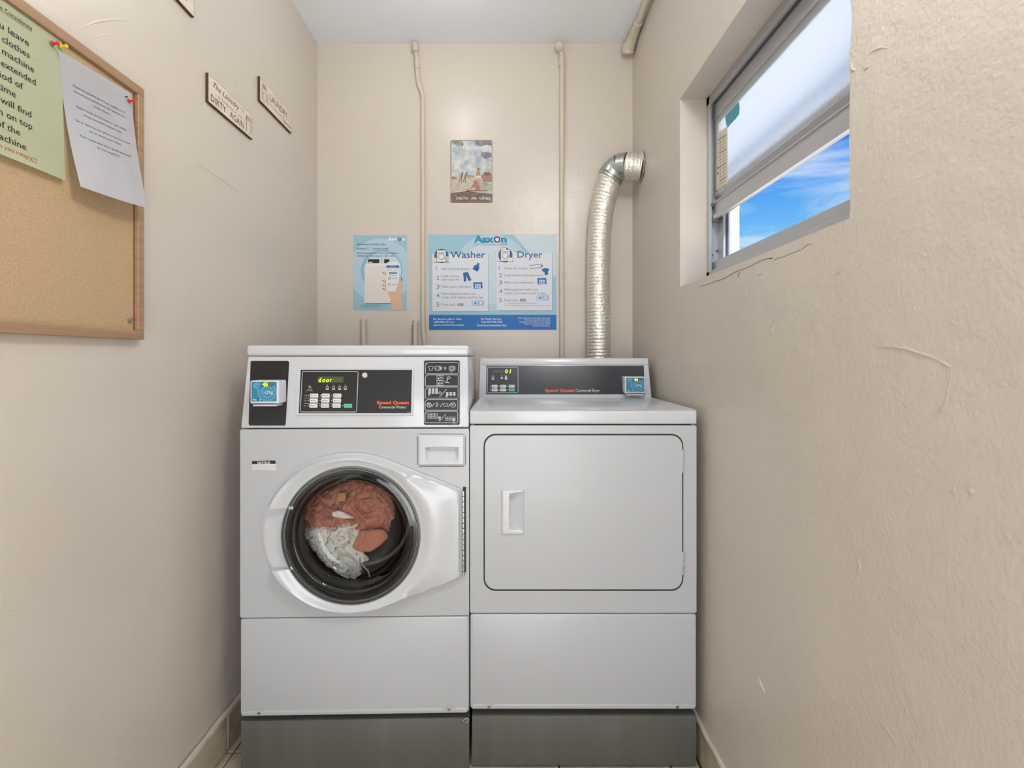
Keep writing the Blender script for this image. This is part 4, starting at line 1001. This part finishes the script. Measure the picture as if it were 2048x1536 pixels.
# ------------------------------------------------------------------ wooden wall signs
def sign(label, y0, y1, z0, z1, draw, name='wooden_sign'):
    t = thing(name, label, 'sign', (XL, (y0 + y1) / 2, z0)); w_, h_ = y1 - y0, z1 - z0
    obj('board', B(.0005, .0085, -w_ / 2, w_ / 2, 0, h_, bev=.0004, seg=1), M_darkwood, t)
    mm = lambda a, b, hh=0.0: Vector((.0085 + hh, -w_ / 2 + a * w_, b * h_))
    q = Sheet(mm, sy=1, base=.0002, step=.00025); q.rect(.006, .02, .994, .985, M_signface, 0)
    draw(q); q.build('painted_face', t, 'whitewashed face with dark painted lettering')
ik = flat(66, 58, 54, .7); ik2 = flat(128, 116, 104, .7)
def d1(q):
    q.text('The Laundry', .10, .66, .56, .20, ik, 1, bold=.004, shear=.35)
    q.text('is looking at me', .20, .44, .52, .10, ik2, 1, sp=1.1)
    q.text('DIRTY', .05, .12, .31, .24, ik, 1, bold=.004); q.text('AGAIN', .45, .12, .32, .24, ik, 1, bold=.004)
    q.line([(.83, .72), (.84, .16), (.95, .16), (.96, .72)], .012, ik, 1, True); q.line([(.83, .60), (.96, .60)], .012, ik, 1)
    for k in range(6): q.line([(.84 + k * .02, .62), (.85 + k * .02, .78 + .05 * (k % 2))], .008, ik2, 1)
    q.line([(.70, .78), (.73, .92)], .01, ik2, 1); q.line([(.73, .70), (.77, .88)], .01, ik2, 1)
def d2(q):
    q.text('LAUNDRY', .29, .46, .55, .28, ik, 1, bold=.002)
    q.text('the never ending', .28, .26, .44, .09, ik2, 1); q.text('cycle', .72, .16, .25, .15, ik, 1, shear=.35, bold=.006)
    q.line([(.06, .62), (.06, .12), (.22, .12), (.22, .62)], .012, ik2, 1, True); q.ring(.14, .34, .055, .012, ik2, 1, ry=.17); q.line([(.06, .55), (.22, .55)], .01, ik2, 1)
    for k in range(4): q.line([(.07, .68 + k * .05), (.20 - k * .01, .69 + k * .05)], .03, ik2, 1)
def d0(q):
    q.text('FOLD IT NOW', .12, .24, .80, .34, ik, 1, bold=.004, shear=.3); q.text('or wash it later', .2, .72, .5, .12, ik2, 1)
sign('whitewashed wooden sign lettered The Laundry, DIRTY AGAIN, nearer the cork board', 1.565, 1.840, 2.001, 2.087, d1)
sign('whitewashed wooden sign lettered LAUNDRY cycle, nearest the back corner', 1.8936, 2.1747, 2.165, 2.252, d2)
sign('whitewashed wooden sign cut off by the top edge, above the other two', 1.22, 1.495, 2.205, 2.292, d0)

# ------------------------------------------------------------------ posters on the back wall
def poster(name, label, cat, outline, th, m, draw, back=0.0):
    c = [sum(p[0] for p in outline) / len(outline), max(p[1] for p in outline)]
    t = thing(name, label, cat, P3(c[0], c[1], YB))
    mm = pmap((0, YB, 0), (0, -1, 0), t)
    obj('backing', slab(bmesh.new(), outline, mm, .0005, th), m, t, False)
    draw(t, mm, th); return t
PBL = flat(150, 190, 206)
def dA(t, mm, th):                               # the large washer / dryer instruction poster; zoom coordinates
    z = lambda X, Y, h_=0.0: mm(840 + X / 6.679, 450 + Y / 6.679, h_)
    q = Sheet(z, base=th + .0003, step=.0003)
    l1 = flat(176, 202, 214); l2 = flat(196, 210, 218); l3 = flat(130, 178, 200); bl = flat(24, 106, 180); tl = flat(30, 142, 186); db_ = flat(38, 104, 150); gy = flat(110, 118, 128); w_ = flat(222, 224, 230); pn = flat(214, 217, 224)
    q.poly([(1250, 132), (1812, 132), (1816, 700), (1500, 420)], l2, 0); q.ring(960, 640, 470, 90, l1, 1, n=48); q.disc(960, 640, 420, l2, 0, n=40)
    q.rect(122, 1200, 1822, 1398, bl, 3)
    for x0, x1, y0, y1 in ((172, 920, 395, 1160), (1030, 1772, 380, 1150)):
        q.rect(x0, y0, x1, y1, flat(140, 160, 176), 2); q.rect(x0 - 6, y0 - 6, x1 - 8, y1 - 8, pn, 3)
    q.text('Aax', 720, 232, 270, 88, tl, 4, bold=.05); q.ring(1030, 195, 34, 15, flat(30, 30, 34), 4); q.disc(1030, 195, 26, flat(226, 226, 226), 3, n=20); q.text('n', 1082, 232, 78, 88, tl, 4, bold=.05)
    q.text('Your Total Laundry Solution', 722, 274, 440, 26, gy, 4, shear=.35)
    q.text('Washer', 405, 440, 468, 88, db_, 5, bold=.012); q.text('Dryer', 1300, 438, 336, 88, db_, 5, bold=.012)
    for cx, cy in ((287, 415), (1140, 405)):
        q.disc(cx, cy, 95, db_, 4); q.rect(cx - 62, cy - 75, cx + 62, cy + 80, flat(228, 228, 232), 5); q.line([(cx - 62, cy - 75), (cx + 62, cy - 75), (cx + 62, cy + 80), (cx - 62, cy + 80)], 6, M_ink, 6, True)
        q.line([(cx - 62, cy - 45), (cx + 62, cy - 45)], 5, M_ink, 6); q.ring(cx, cy + 8, 46, 5, flat(120, 90, 50), 6); q.ring(cx, cy + 8, 34, 4, gy, 6)
        q.line([(cx - 110, cy + 84), (cx + 112, cy + 84)], 5, M_ink, 6)
    q.rr(180, 440, 232, 496, 14, flat(222, 212, 190), 6); q.rr(338, 420, 384, 492, 16, flat(196, 204, 170), 6); q.poly([(205, 440), (215, 425), (222, 442)], M_ink, 6)
    q.rect(1100, 296, 1150, 330, flat(220, 220, 222), 6); q.line([(1090, 300), (1150, 300), (1180, 330)], 5, M_ink, 7)
    q.poly([(1162, 436), (1244, 436), (1232, 490), (1172, 490)], flat(226, 226, 220), 7); q.line([(1162, 436), (1244, 436), (1232, 490), (1172, 490)], 5, M_ink, 8, True); q.line([(1165, 430), (1190, 412), (1230, 420)], 9, flat(120, 130, 100), 8)
    for i, (ls, xx, ys, nn) in enumerate(((225, 288, ((1, 600, 'Add liquid detergent', 376, 0), (2, 697, 'Load clothes', 232, 0), (2, 742, 'and close lid', 230, 1), (3, 838, 'Make cycle selections', 400, 0), (4, 932, 'Make payment with coin,', 462, 0), (4, 980, 'credit card, Aaxon card or app', 556, 1), (5, 1078, 'Press start', 186, 0)), 0),
                                          (1062, 1126, ((1, 592, 'Clean lint screen', 305, 0), (2, 686, 'Load clothes and close door', 516, 0), (3, 782, 'Make cycle selections', 398, 0), (4, 876, 'Make payment with coin,', 458, 0), (4, 925, 'credit card, Aaxon card or app', 552, 1), (5, 1018, 'Press start', 186, 0)), 1))):
        for num, y, s_, w2, cont in ys:
            q.text(s_, xx, y, w2, 29, flat(88, 96, 108), 4)
        seen = {}
        for num, y, s_, w2, cont in ys: seen.setdefault(num, []).append(y)
        for num, yy in seen.items(): q.text(str(num), ls - 8, sum(yy) / len(yy) + (14 if num > 1 or i else 8), 44 if num > 1 else None, 56, gy, 4)
    for x, y in ((502, 1048), (1335, 988)): q.rect(x, y, x + 78, y + 34, flat(130, 134, 138), 4); q.text('START', x + 39, y + 26, 56, 16, w_, 5, 'c')
    q.text('a.  To stop drying cycle: Open door', 1130, 1052, 436, 17, gy, 4); q.text('b.  To restart: Close door and select laundry cycle', 1130, 1084, 610, 17, gy, 4)
    # pictograms
    q.poly([(765, 510), (798, 512), (790, 545), (796, 572), (770, 628), (700, 590), (728, 540), (760, 532)], bl, 5); q.disc(752, 585, 22, flat(20, 70, 130), 6, n=14)
    q.poly([(575, 640), (640, 628), (688, 740), (650, 750), (618, 680), (620, 752), (588, 764)], flat(40, 98, 150), 5)
    for x, y in ((712, 768), (1566, 712)):
        q.poly([(x, y), (x + 120, y - 4), (x + 124, y + 78), (x + 6, y + 84)], bl, 5)
        for a_ in range(3):
            for b_ in range(3): q.rect(x + 24 + a_ * 28, y + 22 + b_ * 20, x + 44 + a_ * 28, y + 35 + b_ * 20, w_, 6)
    q.line([(1464, 545), (1618, 524), (1622, 566), (1470, 590)], 6, flat(60, 60, 66), 5, True); q.poly([(1618, 524), (1643, 548), (1624, 568)], flat(60, 70, 110), 5)
    q.poly([(1625, 598), (1655, 578), (1690, 578), (1725, 590), (1716, 622), (1706, 618), (1712, 662), (1668, 676), (1660, 624), (1640, 628)], flat(24, 96, 142), 5)
    for x, y in ((690, 1008), (1555, 936)): q.rr(x, y, x + 168, y + 78, 10, flat(178, 200, 224), 5); q.rect(x + 80, y + 8, x + 160, y + 60, flat(150, 184, 220), 6); q.disc(x + 50, y + 38, 12, flat(60, 100, 150), 6, n=12); q.disc(x + 122, y + 34, 16, w_, 7, n=12)
    for s_, x, y, w2 in (('For Service, Call or Visit:', 180, 1268, 372), ('1-800-826-1012 or', 182, 1307, 276), ('aaxon.com/service-request', 182, 1346, 408)): q.text(s_, x, y, w2, 25, w_, 5, bold=.015)
    for s_, x, y, w2 in (('For Faster Service,', 950, 1266, 272), ('Text 954-908-9256', 958, 1306, 286), ('Download AaxonPay App', 958, 1352, 390)): q.text(s_, x, y, w2, 25, w_, 5, 'c', bold=.015)
    for k, (s_, w2) in enumerate((('Please help keep our laundry room clean.', 432), ('We\'re not responsible for clothes', 345), ('damaged due to misuse or overloading.', 415), ('Refer to garment tags for washer', 342), ('and dryer instructions.', 235))): q.text(s_, 1740, 1250 + k * 26, w2, 15, w_, 5, 'r', bold=.01)
    q.build('poster_print', t)
poster('laundry_instruction_poster', 'wide blue washer and dryer instruction poster, centre of the back wall', 'poster', [(857, 469.5), (1111.5, 469.5), (1112.8, 659), (858.7, 660)], .0018, PBL, dA)
def dB(t, mm, th):                               # app poster
    z = lambda X, Y, h_=0.0: mm(690 + X / 6.144, 450 + Y / 6.144, h_)
    q = Sheet(z, base=th + .0003, step=.0003)
    l1 = flat(172, 200, 214); l2 = flat(190, 212, 222); gy = flat(92, 104, 122); sk = flat(216, 176, 146)
    def clipd(cx, cy, r, m, l):
        q.poly([(min(max(cx + r * math.cos(2 * math.pi * k / 64), 106), 764), min(max(cy + r * math.sin(2 * math.pi * k / 64), 132), 1046)) for k in range(64)], m, l)
    clipd(440, 560, 395, l1, 0); clipd(450, 560, 255, flat(140, 180, 200), 1); clipd(465, 560, 228, l2, 2)
    q.text('Aax', 526, 192, 122, 42, flat(232, 238, 242), 4, bold=.04); q.ring(674, 175, 16, 8, flat(40, 44, 56), 4); q.text('n', 698, 192, 42, 42, flat(232, 238, 242), 4, bold=.04)
    for s_, y, w2 in (('Download AaxonPay App', 248, 352), ('Receive a        laundry credit', 302, 385), ('Start machines by entering machine', 356, 502), ('number or scanning the QR code', 390, 455)): q.text(s_, 150, y, w2, 22, gy, 4, bold=.01)
    q.disc(325, 292, 15, flat(206, 190, 184), 3, n=14)
    q.poly([(285, 422), (546, 422), (546, 470), (285, 470)], M_black, 4); q.rect(424, 418, 482, 474, flat(220, 216, 212), 5); q.ring(454, 446, 17, 6, flat(110, 110, 112), 6, 200, 470); q.rect(292, 455, 340, 466, flat(220, 220, 220), 5)
    q.poly([(246, 498), (285, 474), (560, 474), (560, 960), (240, 960)], flat(222, 214, 208), 3); q.poly([(250, 494), (285, 478), (560, 478), (560, 500), (248, 512)], flat(230, 224, 220), 4); q.poly([(250, 960), (562, 960), (562, 968), (256, 966)], gy, 4)
    q.poly([(690, 650), (706, 650), (706, 720), (694, 880), (716, 1044), (576, 1044), (560, 900), (512, 815), (600, 800), (640, 770), (662, 700)], sk, 6)
    q.poly([(512, 480), (530, 456), (655, 452), (670, 470), (664, 700), (620, 815), (520, 822), (508, 800)], flat(224, 224, 228), 7)
    for y in (590, 690, 740, 785): q.poly([(468, y), (505, y - 14), (512, y + 30), (478, y + 18)], sk, 6); q.line([(462, y + 2), (478, y - 10)], 7, flat(90, 44, 54), 8)
    q.line([(696, 650), (698, 688)], 10, flat(90, 44, 54), 8); q.rect(510, 498, 666, 528, flat(40, 104, 156), 8); q.rect(542, 582, 642, 602, flat(70, 130, 176), 8); q.text('scan code', 552, 521, 70, 14, flat(230, 230, 230), 9)
    for x in (522, 600): q.line([(x, 556), (x + 54, 556)], 4, gy, 8)
    q.line([(540, 622), (638, 622)], 4, gy, 8)
    for y in (656, 732): q.ring(548, y, 14, 6, flat(70, 74, 84), 8); q.line([(580, y - 4), (650, y - 4)], 4, gy, 8); q.line([(580, y + 8), (640, y + 8)], 3, gy, 8)
    for k, (s_, w2) in enumerate((('Scan to download the app today,', 236), ('for support visit our website online', 262), ('Washers and dryers by area', 220))): q.text(s_, 315, 988 + k * 17, w2, 11, gy, 4, 'c')
    q.build('poster_print', t)
poster('app_poster', 'small pale blue poster of a hand holding a phone, left of the wide blue one', 'poster', [(707, 470.5), (814, 470.5), (813.5, 621), (706.5, 621)], .0010, flat(148, 186, 202), dB)
def noisy(name, c1, c2, sc, lo, hi, st=(1, 1, 1)): return mat(name, c1, .38, vary=(sc, c2, lo, hi, st))
def dC(t, mm, th):                               # tin travel sign
    z = lambda X, Y, h_=0.0: mm(870 + X / 9.6, 260 + Y / 9.6, h_)
    q = Sheet(z, base=th + .0003, step=.0003)
    sky = noisy('painted_sky', (150, 164, 176), (206, 206, 202), 22, .4, .62); sand = noisy('painted_sand', (196, 184, 162), (158, 156, 142), 40, .45, .65, (1, 1, 3)); dks = noisy('painted_dark_sand', (120, 104, 96), (96, 74, 64), 60, .4, .6, (1, 1, 3)); pur = noisy('painted_dark_cloud', (134, 132, 142), (112, 108, 126), 30, .4, .6)
    q.poly(rrect(312, 212, 1094, 1388, 24, 5), sky, 0)
    q.poly([(330, 214), (520, 212), (560, 290), (480, 350), (360, 270)], noisy('painted_tree_tint', (110, 122, 112), (140, 146, 138), 40, .4, .6), 1); q.poly([(760, 214), (1085, 214), (1090, 300), (980, 290), (860, 330), (780, 280)], pur, 1); q.poly([(880, 420), (1085, 440), (1085, 520), (960, 560), (880, 500)], pur, 1)
    q.poly([(302, 900), (500, 880), (760, 890), (1098, 860), (1098, 1180), (302, 1230)], sand, 1); q.poly([(302, 1215), (620, 1180), (1098, 1230), (1098, 1380), (1070, 1392), (330, 1392), (304, 1370)], dks, 2)
    q.poly([(900, 1010), (1098, 1040), (1098, 1150), (860, 1130)], noisy('painted_sea_green', (132, 150, 134), (168, 172, 150), 50, .4, .6), 2)
    rd = flat(158, 112, 104, .4); br = flat(122, 84, 70, .4); sk = flat(196, 148, 118, .4)
    q.poly([(880, 880), (950, 815), (1045, 812), (1096, 880), (1096, 1000), (930, 1010)], rd, 2); q.poly([(935, 815), (1050, 812), (1090, 870), (960, 880)], br, 3); q.line([(930, 812), (1055, 806), (1096, 780)], 10, flat(200, 190, 110, .4), 4)
    for x in range(310, 420, 22): q.line([(x, 880 + (x % 40)), (x + 8, 950)], 12, br, 3)
    for x in range(620, 770, 26): q.line([(x, 880 - (x % 30)), (x + 6, 925)], 12, rd, 3)
    for x in (470, 545): q.poly([(x + 50, 820), (x + 78, 820), (x + 60, 880), (x + 45, 930), (x + 20, 940), (x + 30, 880)], br, 3); q.line([(x + 30, 925), (x - 15, 1005)], 13, br, 3); q.line([(x + 38, 925), (x + 42, 1015)], 13, br, 3); q.disc(x + 68, 822, 11, br, 4, n=10)
    q.disc(832, 755, 16, flat(60, 56, 58, .4), 5, n=12); q.poly([(800, 785), (862, 788), (872, 880), (785, 885)], flat(176, 132, 92, .4), 4); q.poly([(785, 885), (872, 882), (880, 930), (778, 935)], flat(216, 200, 176, .4), 4); q.poly([(782, 935), (860, 930), (885, 1120), (850, 1140), (815, 1010)], sk, 4)
    q.poly([(760, 960), (800, 975), (850, 1080), (878, 1160), (800, 1180), (590, 1178), (680, 1120), (730, 1050)], rd, 5); q.poly([(640, 1150), (760, 1100), (790, 1160), (620, 1185)], flat(206, 160, 142, .4), 6); q.line([(600, 1178), (1010, 1160)], 14, br, 6)
    q.text('Fort', 318, 388, 205, 96, flat(216, 208, 204, .4), 7, bold=.004); q.text('Lauderdale', 545, 388, 540, 92, flat(232, 220, 208, .4), 7, bold=.01)
    q.text('DELTA', 410, 1340, 226, 44, flat(214, 204, 196, .4), 7, bold=.02); q.text('AIR', 690, 1340, 112, 44, flat(214, 204, 196, .4), 7, bold=.02); q.text('LINES', 858, 1340, 218, 44, flat(214, 204, 196, .4), 7, bold=.02)
    for x, y in ((334, 244), (1062, 238), (334, 1356), (1062, 1362)): q.disc(x, y, 17, flat(90, 80, 74, .4), 7, n=12); q.ring(x, y, 15, 6, flat(180, 174, 168, .4), 8, n=12)
    q.build('poster_print', t)
poster('tin_travel_sign', 'small rounded metal beach travel sign high on the back wall', 'sign', rrect(901, 280.5, 985, 405.5, 3.5, 5), .0022, mat('aged_tin_edge', (112, 100, 94), .4, metal=.3), dC)

# ------------------------------------------------------------------ bases of the ceiling lamp and the added fill lamp, both out of frame
for nm, lb_, (x, y, z), rr_ in (('ceiling_lamp', 'small flush ceiling lamp above the machines, just out of frame', LAMP, .07), ('ceiling_lamp', 'flush base of the added fill lamp, out of frame', Vector((.36, .42, 2.42)), .12)):
    t = thing(nm, lb_, 'lamp', (x, y, ZC)); obj('lamp_base', T([(0, 0, 0), (0, 0, -.012)], .06, 32), M_white, t)
